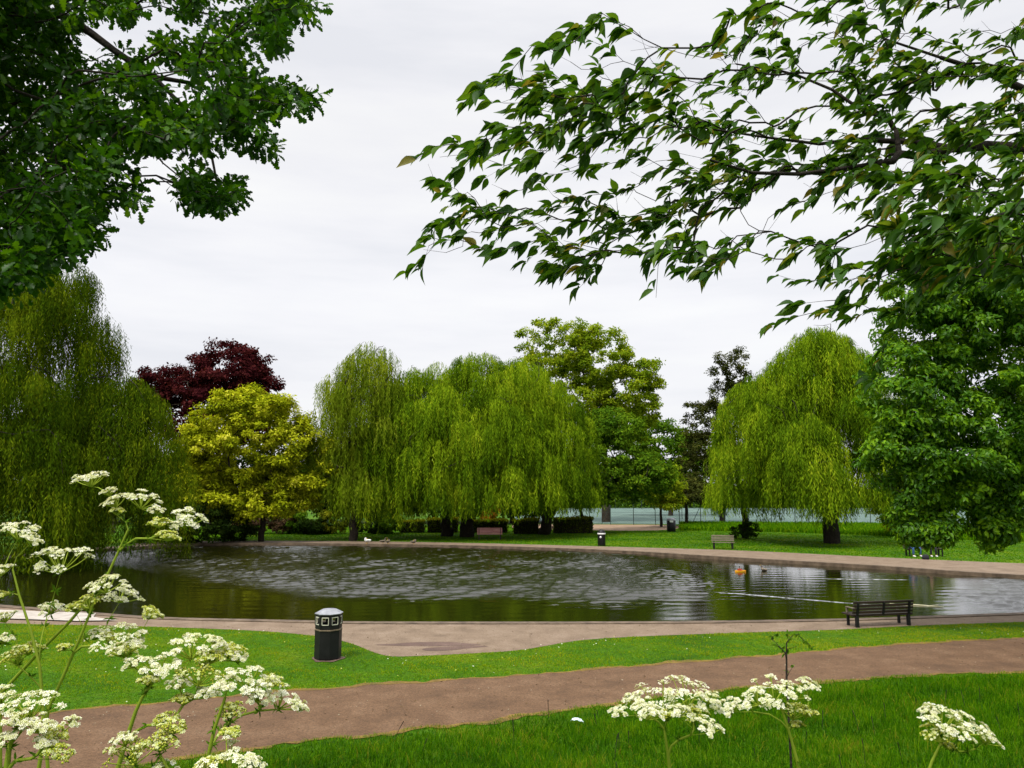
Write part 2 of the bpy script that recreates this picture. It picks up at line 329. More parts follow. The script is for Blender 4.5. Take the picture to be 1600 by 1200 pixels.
pb = [(1900, 1044), (1600, 1051), (1450, 1053), (1260, 1067), (1130, 1077), (960, 1100), (900, 1106), (700, 1135), (400, 1168), (250, 1189), (100, 1216), (-300, 1292)]
path_top = resample(smooth([G(*p) for p in pt], 2), .15); path_top = jitter(path_top, .045, .35)+RNG.normal(0, .018, path_top.shape)
path_bot = resample(smooth([G(*p) for p in pb], 2), .15); path_bot = jitter(path_bot, .05, .35)+RNG.normal(0, .02, path_bot.shape)
path_poly = np.vstack([path_top, path_bot])

def inside(x, y, poly):
    x = np.asarray(x); y = np.asarray(y); r = np.zeros(x.shape, bool); q = np.roll(poly, -1, 0)
    for (x0, y0), (x1, y1) in zip(poly, q):
        c = ((y0 > y) != (y1 > y))
        if y0 != y1: r ^= c & (x < (x1-x0)*(y-y0)/(y1-y0)+x0)
    return r
def sheet(name, outer, holes, z, m, extra=None, zf=None, **kw):
    pts = [tuple(map(float, p)) for p in outer]; ed = [(i, (i+1) % len(outer)) for i in range(len(outer))]
    for h in holes:
        k = len(pts); pts += [tuple(map(float, p)) for p in h]; ed += [(k+i, k+(i+1) % len(h)) for i in range(len(h))]
    if extra is not None: pts += [tuple(map(float, p)) for p in extra]
    vs_, es_, fs_, *_ = delaunay_2d_cdt([Vector(p) for p in pts], ed, [], 0, 1e-6)
    v = np.array([(p[0], p[1]) for p in vs_]); f = np.array([q for q in fs_ if len(q) == 3])
    c = v[f].mean(1); ok = inside(c[:, 0], c[:, 1], np.array(outer, float))
    for h in holes: ok &= ~inside(c[:, 0], c[:, 1], np.array(h, float))
    f = f[ok]
    a = v[f]; s = (a[:, 1, 0]-a[:, 0, 0])*(a[:, 2, 1]-a[:, 0, 1])-(a[:, 1, 1]-a[:, 0, 1])*(a[:, 2, 0]-a[:, 0, 0])
    f[s < 0] = f[s < 0][:, ::-1]
    zz = np.full(len(v), z) if zf is None else zf(v[:, 0], v[:, 1])+z
    mb = MB(); mb.add(np.column_stack([v, zz]), f, 0, smooth=True)
    return tag(mb.build(name, m), kind='structure', **kw)

R_ = 1500
gx, gy = np.meshgrid(np.arange(-30, 31, 1.5), np.arange(-12, 10, .7)); ex = np.stack([gx.ravel(), gy.ravel()], 1)
sheet('ground', [(-R_, -200), (R_, -200), (R_, 2400), (-R_, 2400)], [lake], 0, M['lawn'], ex, bank, label='green park lawn around the pond')
sheet('shore_path', shore, [lake], .004, M['shore'], label='sandy paved path ringing the pond')
sheet('path', path_poly, [], .008, M['path'], zf=bank, label='reddish brown tarmac footpath curving across the foreground')
def water_mask(x, y):
    wb = 1.4*np.sin(x*.31+1)*np.sin(y*.27+.5)+.8*np.sin(x*.83+y*.4)
    c = lambda v: np.clip(v, 0, 1)
    A = c((y-28.4)*.30+wb*.25); B = c((.96*x+y-21.0)*.28+wb*.3); C = c(1.9-.2*x+wb*.3); D = c(.5*x-.27*y-.3+wb*.5)
    return np.maximum(np.minimum(np.minimum(A, B), C), D)
def water_mesh(step=.07):
    big = lake+norm(lake-lake.mean(0))*.25; lo, hi = big.min(0), big.max(0)
    xs = np.arange(lo[0], hi[0], step); ys = np.arange(lo[1], hi[1], step); X, Y = np.meshgrid(xs, ys)
    keep = inside(X[:-1, :-1]+step/2, Y[:-1, :-1]+step/2, big)
    m = water_mask(X, Y); gust = .80+.20*np.sin(X*.45+.9*np.sin(Y*.3))*np.sin(Y*.6+X*.15); rg = np.random.default_rng(3)
    Hr = np.zeros_like(X); Hc = np.zeros_like(X)
    for i in range(40):
        lam = .22*(1.1/.22)**rg.uniform(); th = rg.normal(-.12, .5); k = 2*PI/lam; p = rg.uniform(0, 6.28)
        wv_ = np.sin(k*(math.sin(th)*X+math.cos(th)*Y)+p+.6*np.sin(.7*X+i)*np.cos(.5*Y))/k
        Hr += wv_
        if lam > .6: Hc += wv_
    gust = gust+.45*np.exp(-((X+12)/7)**2-((Y-35)/6)**2)
    Z = WZ+Hr*m*gust*.050+Hc*.0028
    idx = np.arange(X.size).reshape(X.shape); f = np.stack([idx[:-1, :-1], idx[:-1, 1:], idx[1:, 1:], idx[1:, :-1]], -1)[keep]
    u, inv = np.unique(f.ravel(), return_inverse=True); v = np.stack([X.ravel()[u], Y.ravel()[u], Z.ravel()[u]], 1)
    mb = MB(); mb.add(v, inv.reshape(-1, 4), 0, None, True)
    tag(mb.build('water', M['water']), 'dark rippled pond water reflecting trees and sky', kind='structure')
water_mesh()
sheet('pond_bed', lake+norm(lake-lake.mean(0))*.5, [], WZ-.6, M['damp_and_shade'])
# kerb ring
def ringstrip(mb, line, z0, z1, w0, w1, closed, m=0):
    p = np.array(line); t = np.roll(p, -1, 0)-np.roll(p, 1, 0) if closed else np.gradient(p, axis=0)
    nrm = norm(np.stack([t[:, 1], -t[:, 0]], 1))
    c = p.mean(0) if closed else None
    if closed:
        s = np.sign(((p-c)*nrm).sum(1)); s = 1 if s.mean() > 0 else -1; nrm = nrm*s
    a = p+nrm*w0; b = p+nrm*w1; n = len(p)
    v = np.concatenate([np.column_stack([a, np.full(n, z0)]), np.column_stack([a, np.full(n, z1)]), np.column_stack([b, np.full(n, z1)]), np.column_stack([b, np.full(n, z0)])])
    i = np.arange(n if closed else n-1); j = (i+1) % n
    for k in range(3): mb.add(v, np.stack([i+k*n, j+k*n, j+(k+1)*n, i+(k+1)*n], 1), m)
kb = MB(); ringstrip(kb, lake, -.7, .03, -.02, .32, True)
tag(kb.build('kerb', M['kerb']), 'low stone kerb edging the pond', kind='structure')
# pale landing slab at near left edge
sl_ = [G(*p, .04) for p in [(-160, 946), (0, 952.5), (60, 955), (150, 958), (146, 964), (185, 969), (120, 970), (0, 966), (-160, 957)]]
mb = MB(); n_ = len(sl_); v = [(x, y, .036) for x, y in sl_]+[(x, y, -.5) for x, y in sl_]
o = sheet('concrete_ledge', sl_, [], .042, M['pale'])
# damp patches on the shore path
def blob(c, rx, ry, n=26, rough=.25):
    ph = RNG.uniform(0, 6, 3)
    return [(c[0]+rx*math.cos(t)*(1+rough*math.sin(3*t+ph[0])+rough*.6*math.sin(5*t+ph[1])), c[1]+ry*math.sin(t)*(1+rough*math.sin(2*t+ph[2]))) for t in np.linspace(0, 2*PI, n, endpoint=False)]
def blob_px(pts):
    return smooth([G(*p) for p in pts], 2, True)
sheet('damp_patch', blob_px([(572, 1008), (625, 1006), (640, 1004), (700, 1003), (735, 1006), (760, 1008), (700, 1010), (640, 1010)]), [], .009, M['damp_and_shade'])
sheet('damp_patch', blob_px([(655, 1014), (690, 1011), (740, 1009), (770, 1010), (735, 1013), (700, 1017), (668, 1018)]), [], .009, M['damp_and_shade'])
# dry verges along path edges
def verge(line, side, name='verge'):
    p = np.array(line); nrm = norm(np.stack([-np.gradient(p[:, 1]), np.gradient(p[:, 0])], 1))*side
    s = np.arange(len(p)); w_ = .09+.05*np.sin(s*.13)+.04*np.sin(s*.41+1)+RNG.uniform(-.05, .08, len(p))
    a = p-nrm*.04; b = p+nrm*w_[:, None]; n = len(p)
    mb = MB(); v = np.concatenate([np.column_stack([a, bank(a[:, 0], a[:, 1])+.012]), np.column_stack([b, bank(b[:, 0], b[:, 1])+.012])])
    i = np.arange(n-1); mb.add(v, np.stack([i, i+1, i+1+n, i+n], 1)); tag(mb.build(name, M['verge']), 'dry brown grass edge beside the path', kind='structure')
verge(path_top, 1); verge(path_bot, 1)
# tennis court, dusty track, far field
court = [G(*p) for p in [(925, 818), (1600, 823), (2100, 828), (1900, 795), (1500, 793), (880, 794), (800, 800), (800, 815)]]
sheet('court_surface', court, [], .006, M['court'], label='pale blue green sports court beyond the fence')
track = smooth([G(*p) for p in [(860, 827), (925, 829), (1010, 829.5), (1062, 827), (1060, 820), (925, 819.5), (800, 819), (800, 826)]], 1, True)
sheet('track', track, [], .010, M['dirt'], label='dusty track in front of the court fence')

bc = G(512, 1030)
sheet('bin_base_shade', [(bc[0]+.37*math.cos(t)*(1+.15*math.sin(3*t)), bc[1]+.36*math.sin(t)*(1+.12*math.sin(5*t))) for t in np.linspace(0, 2*PI, 30, endpoint=False)], [], .014, M['damp_and_shade'])  # dark earth disc painting the contact shade round the bin base
# ------------------------------------------------------------------ leaves and skeletons
DIAMOND = (np.array([[0, 0, 0], [.5, .5, 0], [1, 0, 0], [.5, -.5, 0]], float), np.array([[0, 1, 2, 3]]))
def strip_tpl(us, ws, droop=0.0, fold=0.0):
    v = []; f = []
    for u, w_ in zip(us, ws):
        d = -droop*u*u
        v += [[u, w_, d+fold*w_], [u, 0, d], [u, -w_, d+fold*w_]]
    for i in range(len(us)-1):
        a = 3*i; f += [[a, a+1, a+4, a+3], [a+1, a+2, a+5, a+4]]
    return np.array(v), np.array(f)
CHERRY = strip_tpl([0, .08, .25, .45, .65, .82, 1], [.02, .2, .44, .5, .38, .17, .0], .28, .28)
OAK = strip_tpl([0, .14, .25, .36, .47, .58, .68, .80, .90, 1], [.04, .24, .14, .38, .22, .5, .3, .44, .24, .02], .15, .15)
ASH = strip_tpl([0, .3, .65, 1], [.03, .5, .42, 0], .2, .2)
def leaves(mb, base, d, n, L, W, tpl, tint, m=0, smooth_=False):
    tv, tf = tpl; base = np.asarray(base); k = len(base)
    L = np.broadcast_to(L, (k,)); W = np.broadcast_to(W, (k,))
    d = norm(d); s = norm(np.cross(d, n)); n = np.cross(s, d)
    v = base[:, None]+(tv[None, :, 0:1]*L[:, None, None])*d[:, None]+(tv[None, :, 1:2]*W[:, None, None])*s[:, None]+(tv[None, :, 2:3]*L[:, None, None])*n[:, None]
    f = tf[None]+(np.arange(k)*len(tv))[:, None, None]
    mb.add(v.reshape(-1, 3), f.reshape(-1, tf.shape[1]), m, np.repeat(tint, len(tf)), smooth_)

class Skel:
    def __init__(s): s.p = []; s.par = []; s.rmin = []
    def line(s, pts, parent=-1, r=None):
        ids = []
        for i, q in enumerate(pts):
            s.p.append(np.array(q, float)); s.par.append(parent); s.rmin.append(0 if r is None else (r[i] if hasattr(r, '__len__') else r))
            parent = len(s.p)-1; ids.append(parent)
        return ids
    def attach(s, t, step=.5, bias=None, k=.6, sag=.0, wob=.06, minpar=0):
        A = np.array(s.p); v = np.asarray(t)-A; d = np.linalg.norm(v, axis=1)+1e-6
        c = d.copy()
        if bias is not None: c = d*(1+k*(1-(v@np.asarray(bias))/d))
        i = int(np.argmin(c)); n = max(2, int(d[i]/step)+1)
        a = A[i]; pa = s.par[i]; tan = norm(A[i]-A[pa]) if pa >= 0 else v[i]/d[i]
        q = a+tan*d[i]*.33+v[i]*.1; u = np.linspace(0, 1, n+1)[1:, None]
        pts = (1-u)**2*a+2*u*(1-u)*q+u*u*np.asarray(t); pts[:-1] += RNG.normal(size=(n-1, 3))*wob*d[i]/n; pts[:, 2] -= sag*d[i]*4*(u*(1-u))[:, 0]
        return s.line(pts, i)
    def mesh(s, mb, r0, ex=.45, rmax=9, thick=.04, m=0, sides=8):
        n = len(s.p); cnt = np.zeros(n); par = np.array(s.par); ch = np.zeros(n)
        for i in range(n-1, -1, -1):
            cnt[i] = max(cnt[i], 1)
            if par[i] >= 0: cnt[par[i]] += cnt[i]*1.0 if ch[i] or True else 0
        # count of tips below: recompute so chains do not add
        tips = np.zeros(n); has = np.zeros(n, bool); has[par[par >= 0]] = True
        for i in range(n-1, -1, -1):
            if not has[i]: tips[i] = 1
            if par[i] >= 0: tips[par[i]] += tips[i]
        r = np.minimum(np.maximum(r0*np.maximum(tips, 1)**ex, np.array(s.rmin)), rmax)
        r[~has] = r0*.5
        A = np.array(s.p); idx = np.where(par >= 0)[0]; a = A[par[idx]]; b = A[idx]; ra = np.minimum(r[par[idx]], r[idx]*1.35); rb = r[idx]
        for sel, sd in ((rb >= thick, sides), (rb < thick, 4)):
            if not sel.any(): continue
            p0, p1, q0, q1 = a[sel], b[sel], ra[sel], rb[sel]; t = norm(p1-p0)
            up = np.where(np.abs(t[:, 2:3]) < .9, [[0, 0, 1.0]], [[1.0, 0, 0]]); e1 = norm(np.cross(t, up)); e2 = np.cross(t, e1)
            th = np.arange(sd)*2*PI/sd; cs = np.cos(th)[None, :, None]*e1[:, None]+np.sin(th)[None, :, None]*e2[:, None]
            p0 = p0-t*q0[:, None]*.3; p1 = p1+t*q1[:, None]*.2
            v = np.concatenate([p0[:, None]+cs*q0[:, None, None], p1[:, None]+cs*q1[:, None, None]], 1)
            j = np.arange(sd); k = (j+1) % sd; f = np.stack([j, k, k+sd, j+sd], 1)[None]+(np.arange(len(p0))*2*sd)[:, None, None]
            mb.add(v.reshape(-1, 3), f.reshape(-1, 4), m, None, True)

def trunk_line(base, top, lean=.0, n=7, r=.3):
    base = np.array(base, float); top = np.array(top, float); u = np.linspace(0, 1, n)[:, None]
    p = base*(1-u)+top*u; p[1:-1] += RNG.normal(size=(n-2, 3))*[.12, .12, 0]*r*1.5
    p[0, 2] -= .15
    return p
def lobes_sample(lobes, n, shell=.5):
    w_ = np.maximum(np.array([l[3]*l[4]*l[5] for l in lobes]), .8)**.7; w_ = w_/w_.sum(); k = RNG.choice(len(lobes), n, p=w_)
    L = np.array([l[:6] for l in lobes], float)[k]; d = rnd(n); rr = RNG.uniform(0, 1, n)**(1/3.*(1-shell)+.02)
    rr = rr*RNG.normal(1, .06, n)
    return L[:, :3]+d*rr[:, None]*L[:, 3:6], d
def broadleaf(name, label, base, trunk_top, lobes, m, nclump, nleaf, rc, L, W, r=.3, tpl=DIAMOND, cat='tree', group=None, limbs=60, shell=.5, flat=.6, bark='bark', droop=.25, zmin=.3, rtwig=.025, upb=.5):
    """lobes in world coordinates; the Empty stands at the trunk's base"""
    base = np.array(base, float); root = empty(name, tuple(base), 0, label, cat, group)
    C, D = lobes_sample(lobes, nclump, shell); ok = C[:, 2] > base[2]+zmin; C = C[ok]; D = D[ok]; C = C-base; tt = np.array(trunk_top, float)-base
    sk = Skel(); tl = trunk_line((0, 0, 0), tt, n=8, r=r)
    rad = r*np.linspace(1.0, .55, 8); rad[0] *= 1.45; rad[1] *= 1.08
    sk.line(tl, -1, rad)
    idx = RNG.permutation(len(C))[:limbs]; idx = idx[np.argsort(np.linalg.norm(C[idx]-tt, axis=1))]
    start = 3
    for i in idx:
        sk.attach(C[i], step=.8, bias=norm(C[i]-np.array([0, 0, tt[2]*.6])), k=.5, sag=-.03)
    mb = MB(); sk.mesh(mb, rtwig, .48, r, .06); mb.build('trunk', M[bark], root)
    # foliage
    k = len(C); ct = RNG.uniform(0, 1, k); sz = RNG.uniform(.65, 1.25, k)
    ii = np.repeat(np.arange(k), nleaf); n = len(ii)
    off = RNG.normal(size=(n, 3)); off = norm(off)*(RNG.uniform(0, 1, n)**.45)[:, None]*[1, 1, flat]
    pos = C[ii]+off*(rc*sz[ii])[:, None]
    nn = norm(off*.8+np.array([0, 0, upb])+D[ii]*.35+RNG.normal(size=(n, 3))*.45)
    dd = norm(off*.7+RNG.normal(size=(n, 3))*.7+np.array([0, 0, -droop])); dd = norm(dd-nn*(dd*nn).sum(1, keepdims=True)*.8)
    tint = np.clip(.45*ct[ii]+.55*RNG.uniform(0, 1, n)**1.2, 0, 1)
    sL = RNG.uniform(.7, 1.25, n)
    okz = pos[:, 2] > .05
    mb = MB(); leaves(mb, pos[okz], dd[okz], nn[okz], (L*sL)[okz], (W*sL)[okz], tpl, tint[okz]); mb.build('crown', m, root)
    return root

def willow(name, label, base, domes, m, r=.45, trunk_h=3, group='weeping willows around the pond', fork=None, leafL=.30, leafW=.048, strands=42, dens=.70, spacing=.12, cat='tree', clean=.9, stepz=1.0, rs=.5):
    """domes: (x, y, rx, ry, ztop, zbot, ncascades) world"""
    base = np.array(base, float); root = empty(name, tuple(base), 0, label, cat, group)
    tops = []
    for (x, y, rx, ry, zt, zb, nc) in domes:
        nc = int(nc*dens); h = zt-zb; zm = zb+h*.25
        z = zb+1.2+(h-1.25)*RNG.uniform(0, 1, nc)**.75
        rr = np.sqrt(np.clip(1-np.abs((z-zm)/(zt-zm))**2.15, 0.0, 1)); rr[z < zm] = 1
        rr = rr*RNG.uniform(.62, 1.04, nc)**.8
        inner = RNG.uniform(0, 1, nc) < .15; rr[inner] *= RNG.uniform(.2, .9, inner.sum())
        a = RNG.uniform(0, 2*PI, nc)
        P_ = np.stack([x+rx*rr*np.cos(a), y+ry*rr*np.sin(a), z], 1)
        O = np.stack([np.cos(a), np.sin(a), np.zeros(nc)], 1)
        tops.append((P_, O, np.full(nc, zb), np.full(nc, zt)))
    Pt = np.concatenate([t[0] for t in tops])-base; O = np.concatenate([t[1] for t in tops]); ZB = np.concatenate([t[2] for t in tops])-base[2]
    k = len(Pt)
    sk = Skel(); th = trunk_h; f0 = np.array([0, 0, th]) if fork is None else np.array(fork)-base
    tl = trunk_line((0, 0, 0), f0, n=7, r=r); rad = r*np.linspace(1, .75, 7); rad[0] *= 1.5; rad[1] *= 1.1
    sk.line(tl, -1, rad)
    idx = RNG.permutation(k)[:min(k, 110)]; idx = idx[np.argsort(np.linalg.norm(Pt[idx]-f0, axis=1))]
    for i in idx:
        if Pt[i][2] < th*.8: continue
        sk.attach(Pt[i]+[0, 0, .1], step=.8, bias=norm(Pt[i]-f0+[0, 0, 1.5]), k=.5, sag=-.10)
    mb = MB(); sk.mesh(mb, .02, .5, r, .06); mb.build('trunk', M['bark_dark'], root)
    # strands
    ns = np.maximum(4, (strands*RNG.uniform(.6, 1.5, k))).astype(int); ii = np.repeat(np.arange(k), ns); S = len(ii)
    ang = RNG.normal(0, 1.3, S); out = RNG.uniform(0, 1, S)**.7
    sz = RNG.uniform(.7, 1.3, k)[ii]*rs*2.2
    cs, sn = np.cos(ang), np.sin(ang); o = O[ii]; dirv = np.stack([o[:, 0]*cs-o[:, 1]*sn, o[:, 0]*sn+o[:, 1]*cs, np.zeros(S)], 1)
    st_ = Pt[ii]+dirv*(out*sz)[:, None]; st_[:, 2] -= (out**2)*sz*.75
    ln = RNG.uniform(.35, 1.0, S)*RNG.uniform(1.5, 4.2, k)[ii]*stepz
    floor = ZB[ii]+RNG.normal(0, .3, S)+(RNG.normal(0, .35, k))[ii]
    ln = np.minimum(ln, st_[:, 2]-floor); keep = ln > .3; ii = ii[keep]; st_ = st_[keep]; ln = ln[keep]; dirv = dirv[keep]; S = len(ii)
    nl = np.maximum(3, (ln/spacing).astype(int)); jj = np.repeat(np.arange(S), nl)
    first = np.concatenate([[0], np.cumsum(nl)[:-1]]); u = (np.arange(nl.sum())-first[jj]+RNG.uniform(-.4, .4, len(jj)))/nl[jj]; u = np.clip(u, 0, 1)
    sway = RNG.normal(0, .10, (S, 3))*[1, 1, 0]
    pos = st_[jj]+dirv[jj]*(.25*np.sin(u*1.6))[:, None]*sz.mean()*.3+sway[jj]*(u*u)[:, None]*ln[jj][:, None]; pos[:, 2] -= u*ln[jj]
    n = len(pos); pos += RNG.normal(0, .03, (n, 3))
    rv = RNG.normal(size=(n, 3))*[1, 1, .4]; dd = norm(np.array([0, 0, -1.0])+rv*.38+dirv[jj]*.15)
    nn = norm(dirv[jj]*.8+np.array([0, 0, .45])+RNG.normal(size=(n, 3))*.5)
    ct = RNG.uniform(0, 1, k)
    tint = np.clip(.45*ct[ii][jj]+.40*RNG.uniform(0, 1, S)[jj]+.22*RNG.uniform(0, 1, n)-.10*u, 0, 1); s_ = RNG.uniform(.7, 1.25, n)
    mb = MB(); leaves(mb, pos, dd, nn, leafL*s_, leafW*s_, DIAMOND, tint)
    mb.build('crown', m, root)
    return root
def zz(y, d): return 4+d*(762-y)/F
def xx(px, d): return (px-800)/F*d/1.004

# ---- weeping willows
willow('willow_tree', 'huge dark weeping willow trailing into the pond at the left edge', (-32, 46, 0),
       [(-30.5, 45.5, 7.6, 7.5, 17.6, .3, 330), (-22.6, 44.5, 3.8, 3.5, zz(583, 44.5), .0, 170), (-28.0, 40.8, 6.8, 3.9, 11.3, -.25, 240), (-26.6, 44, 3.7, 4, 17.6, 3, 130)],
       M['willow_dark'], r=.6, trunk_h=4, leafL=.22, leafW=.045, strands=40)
b = G(551, 845)
willow('willow_tree', 'tall thin-leaved willow behind the left side of the central willows', (b[0], b[1], 0),
       [(xx(572, 60), 60.5, 3.3, 2.8, zz(528, 60), 4.5, 140), (xx(520, 60), 60.5, 1.9, 2, zz(575, 60), 4, 50), (xx(550, 60), 60, 3.0, 2.5, 7.5, 2.2, 50)], M['willow_pale'], r=.33, trunk_h=3.5, strands=26)
b = G(697, 838)
willow('willow_tree', 'wide weeping willow with its low left skirt nearest the ducks', (b[0], b[1], 0),
       [(xx(645, 63), 63, 4.9, 4.5, zz(572, 63), 1.9, 190), (xx(592, 62), 61.5, 3.4, 3, zz(650, 62), 1.4, 95), (xx(680, 60), 60, 4.4, 2.5, zz(610, 60), 2.0, 110), (xx(695, 63), 63.5, 4.5, 4, zz(552, 63), 4, 100)], M['willow'], r=.5, trunk_h=2.8)
b = G(729, 839)
willow('willow_tree', 'tallest central weeping willow behind the red bench', (b[0], b[1], 0),
       [(xx(750, 63), 63.5, 5.6, 4.5, zz(545, 63), 2.5, 230), (xx(770, 60), 60.5, 4.2, 2.5, zz(615, 60), 2.2, 100), (xx(800, 64), 64, 4.2, 4, zz(552, 64), 5, 90)], M['willow'], r=.6, trunk_h=2.6)
b = G(848, 835)
willow('willow_tree', 'weeping willow with leaning trunk at the right of the central clump', (b[0], b[1], 0),
       [(xx(815, 66), 66, 4.8, 4, zz(556, 66), 2.6, 150), (xx(872, 66), 65.5, 3.0, 3.4, zz(588, 66), 1.9, 120), (xx(850, 62), 62.5, 3.2, 2.4, zz(660, 62), 2.2, 70)], M['willow'], r=.5, fork=(xx(868, 66), 65.8, 3.0))
b = G(1300, 849)
willow('willow_tree', 'tall weeping willow with thick dark trunk behind the right lawn', (b[0], b[1], 0),
       [(xx(1290, 56), 57, 4.8, 4.2, zz(500, 56), 2.6, 200), (xx(1222, 56), 57, 4.2, 3.4, zz(566, 56), 2.5, 150), (xx(1325, 56), 58, 2.4, 2.4, zz(492, 56), 7, 50), (xx(1262, 53), 53.5, 2.6, 2, zz(640, 53), 2.2, 90), (xx(1350, 55), 56, 3.8, 3, zz(535, 55), 2.2, 130)], M['willow'], r=.62, trunk_h=4.5)
b = G(1165, 841)
willow('willow_tree', 'smaller weeping willow whose trunk base is wrapped in dark ivy', (b[0], b[1], 0),
       [(xx(1172, 61), 61, 2.9, 2.5, zz(592, 61), 2.0, 120)], M['willow'], r=.28, trunk_h=3)

# ---- broadleaf trees beyond the pond
def lobe(px, py, d, rx, ry, rz): return (xx(px, d), d, zz(py, d), rx, ry, rz)
b = G(408, 846)
broadleaf('maple_tree', 'rounded golden yellow maple on the far bank', (b[0], b[1], 0), (b[0], b[1]+.3, 4.2),
          [lobe(388, 692, 59, 4.9, 4.2, 4.2), lobe(322, 725, 58.5, 2.9, 2.6, 3.1), lobe(458, 722, 59, 3.0, 2.6, 3.0), lobe(350, 775, 58, 3.0, 2.2, 1.6), lobe(410, 785, 58, 3.6, 2.2, 1.2), lobe(300, 760, 58, 2.0, 2, 2.0), lobe(400, 640, 59, 2.6, 2.6, 1.5), lobe(485, 765, 59, 1.5, 1.5, 1.3)],
          M['maple'], 680, 120, .58, .26, .13, r=.24, shell=.55, zmin=1.5, bark='bark_dark')
broadleaf('copper_beech', 'dark purple copper beech rising behind the golden maple', (xx(340, 80), 80, 0), (xx(340, 80), 80, 8),
          [lobe(350, 585, 80, 4.0, 4, 3.6), lobe(258, 605, 80, 3.6, 3, 2.2), lobe(235, 620, 80, 2.2, 2.5, 2), lobe(395, 615, 80, 3.0, 3, 2.6), lobe(330, 640, 80, 6.5, 4, 4.2)],
          M['beech'], 460, 110, .85, .33, .2, r=.5, shell=.6)
broadleaf('lime_tree', 'tall airy bright green tree standing highest behind the central willows', (xx(945, 92), 92, 0), (xx(945, 92), 92, 11),
          [lobe(870, 540, 92, 4.6, 4, 3.6), lobe(935, 560, 92, 4.4, 4, 4.2), lobe(975, 610, 92, 4.6, 4, 3.0), lobe(1015, 585, 92, 2.0, 2, 2.0), lobe(1010, 640, 92, 2.2, 2, 2), lobe(905, 630, 92, 4.8, 3.5, 3.4), lobe(960, 665, 92, 4.5, 3.5, 2.4)],
          M['lime'], 520, 110, .80, .34, .19, r=.5, shell=.7, limbs=110, rtwig=.035, flat=.6)
b = G(914, 833)
broadleaf('spreading_tree', 'low spreading green tree with a thin leaning trunk beside the hedge', (b[0], b[1], 0), (xx(905, 69), 69.5, 2.9),
          [lobe(945, 715, 71, 3.6, 3.5, 3.0), lobe(1000, 745, 71, 3.2, 3, 2.2), lobe(960, 670, 72, 2.8, 3, 1.8), lobe(930, 765, 71, 3.5, 3, 1.3)],
          M['mid'], 330, 110, .72, .28, .16, r=.2, zmin=2.2, bark='bark_dark')
b = G(1033, 823)
broadleaf('young_tree', 'young yellow green tree against the court fence', (b[0], b[1], 0), (b[0], b[1], 3.0),
          [lobe(1030, 755, 79, 2.2, 2, 2.2), lobe(1040, 785, 79, 1.6, 1.6, 1.0)], M['lime'], 100, 100, .6, .28, .15, r=.16, zmin=2.0, bark='bark_dark')
broadleaf('pine_tree', 'tall dark brownish pine left of the right willow', (xx(1125, 90), 90, 0), (xx(1135, 90), 90, 13),
          [lobe(1160, 575, 90, 1.7, 1.7, 2.5), lobe(1128, 575, 90, 1.3, 1.4, 1.8), lobe(1145, 625, 90, 2.9, 2.5, 2.2), lobe(1105, 660, 90, 2.7, 2.5, 2.2), lobe(1125, 700, 90, 4.2, 3, 2.5), lobe(1095, 740, 90, 3.2, 3, 2.4), lobe(1085, 640, 90, .9, 1, .8)],
          M['pine'], 260, 100, .65, .3, .14, r=.35, shell=.5, limbs=70, bark='bark_dark')
broadleaf('woodland_tree', 'rounded mid green tree in the gap left of the pine', (xx(1045, 112), 112, 0), (xx(1045, 112), 112, 6),
          [lobe(1040, 700, 112, 4.2, 4, 4.4), lobe(1000, 725, 112, 3.4, 3, 3), lobe(1080, 715, 112, 3.4, 3, 4)], M['mid'], 230, 90, 1.0, .42, .25, r=.35)
for (px, by, lab) in [(1073, 822, 'slim tree left of the pine touching the court fence'), (1395, 838, 'leafy young tree between the right willow and the big overhanging tree')]:
    b = G(px, by); d = b[1]; s = 1.0
    if px == 1395:
        broadleaf('young_tree', lab, (b[0], b[1], 0), (b[0], b[1], 2.2), [lobe(1392, 785, d, 2.1, 2, 1.9), lobe(1430, 770, d, 2.2, 2, 2.2), lobe(1410, 815, d, 1.9, 1.6, 1.1)], M['lime'], 150, 90, .5, .24, .13, r=.14, zmin=.2, bark='bark_dark')
    else:
        broadleaf('young_tree', lab, (b[0], b[1], 0), (b[0], b[1], 3.2), [lobe(1078, 775, d, 2.4, 2, 1.6)], M['pine'], 70, 90, .6, .28, .15, r=.18, zmin=2.4, bark='bark_dark')

# big overhanging tree at right, near bank
broadleaf('overhanging_tree', 'large bright green tree overhanging from the right edge', (19.3, 22.5, 0), (18.0, 22.6, 6.5),
          [lobe(1640, 560, 22.8, 4.4, 3.3, 4.3), lobe(1570, 410, 22.5, 2.8, 2, 2.2), lobe(1480, 470, 22, 1.6, 1.6, 2.0), lobe(1440, 620, 22, 1.5, 1.5, 1.7), lobe(1415, 715, 22, 1.2, 1.2, 1.0), lobe(1490, 700, 22, 2, 1.6, 1.6), lobe(1438, 800, 22, .85, .7, .85), lobe(1440, 826, 22, .75, .5, .38), lobe(1440, 826, 22, .75, .5, .38), lobe(1545, 815, 22, .5, .5, .75), lobe(1520, 765, 22, 1.8, 1.2, .8), lobe(1600, 780, 22.5, 1.6, 1.2, .9), (19.5, 23.5, 8, 4, 4, 4)],
          M['bigtree'], 1550, 110, .40, .145, .07, r=.42, tpl=ASH, limbs=150, shell=.35, droop=.5, zmin=1.7, flat=.55, rtwig=.012)

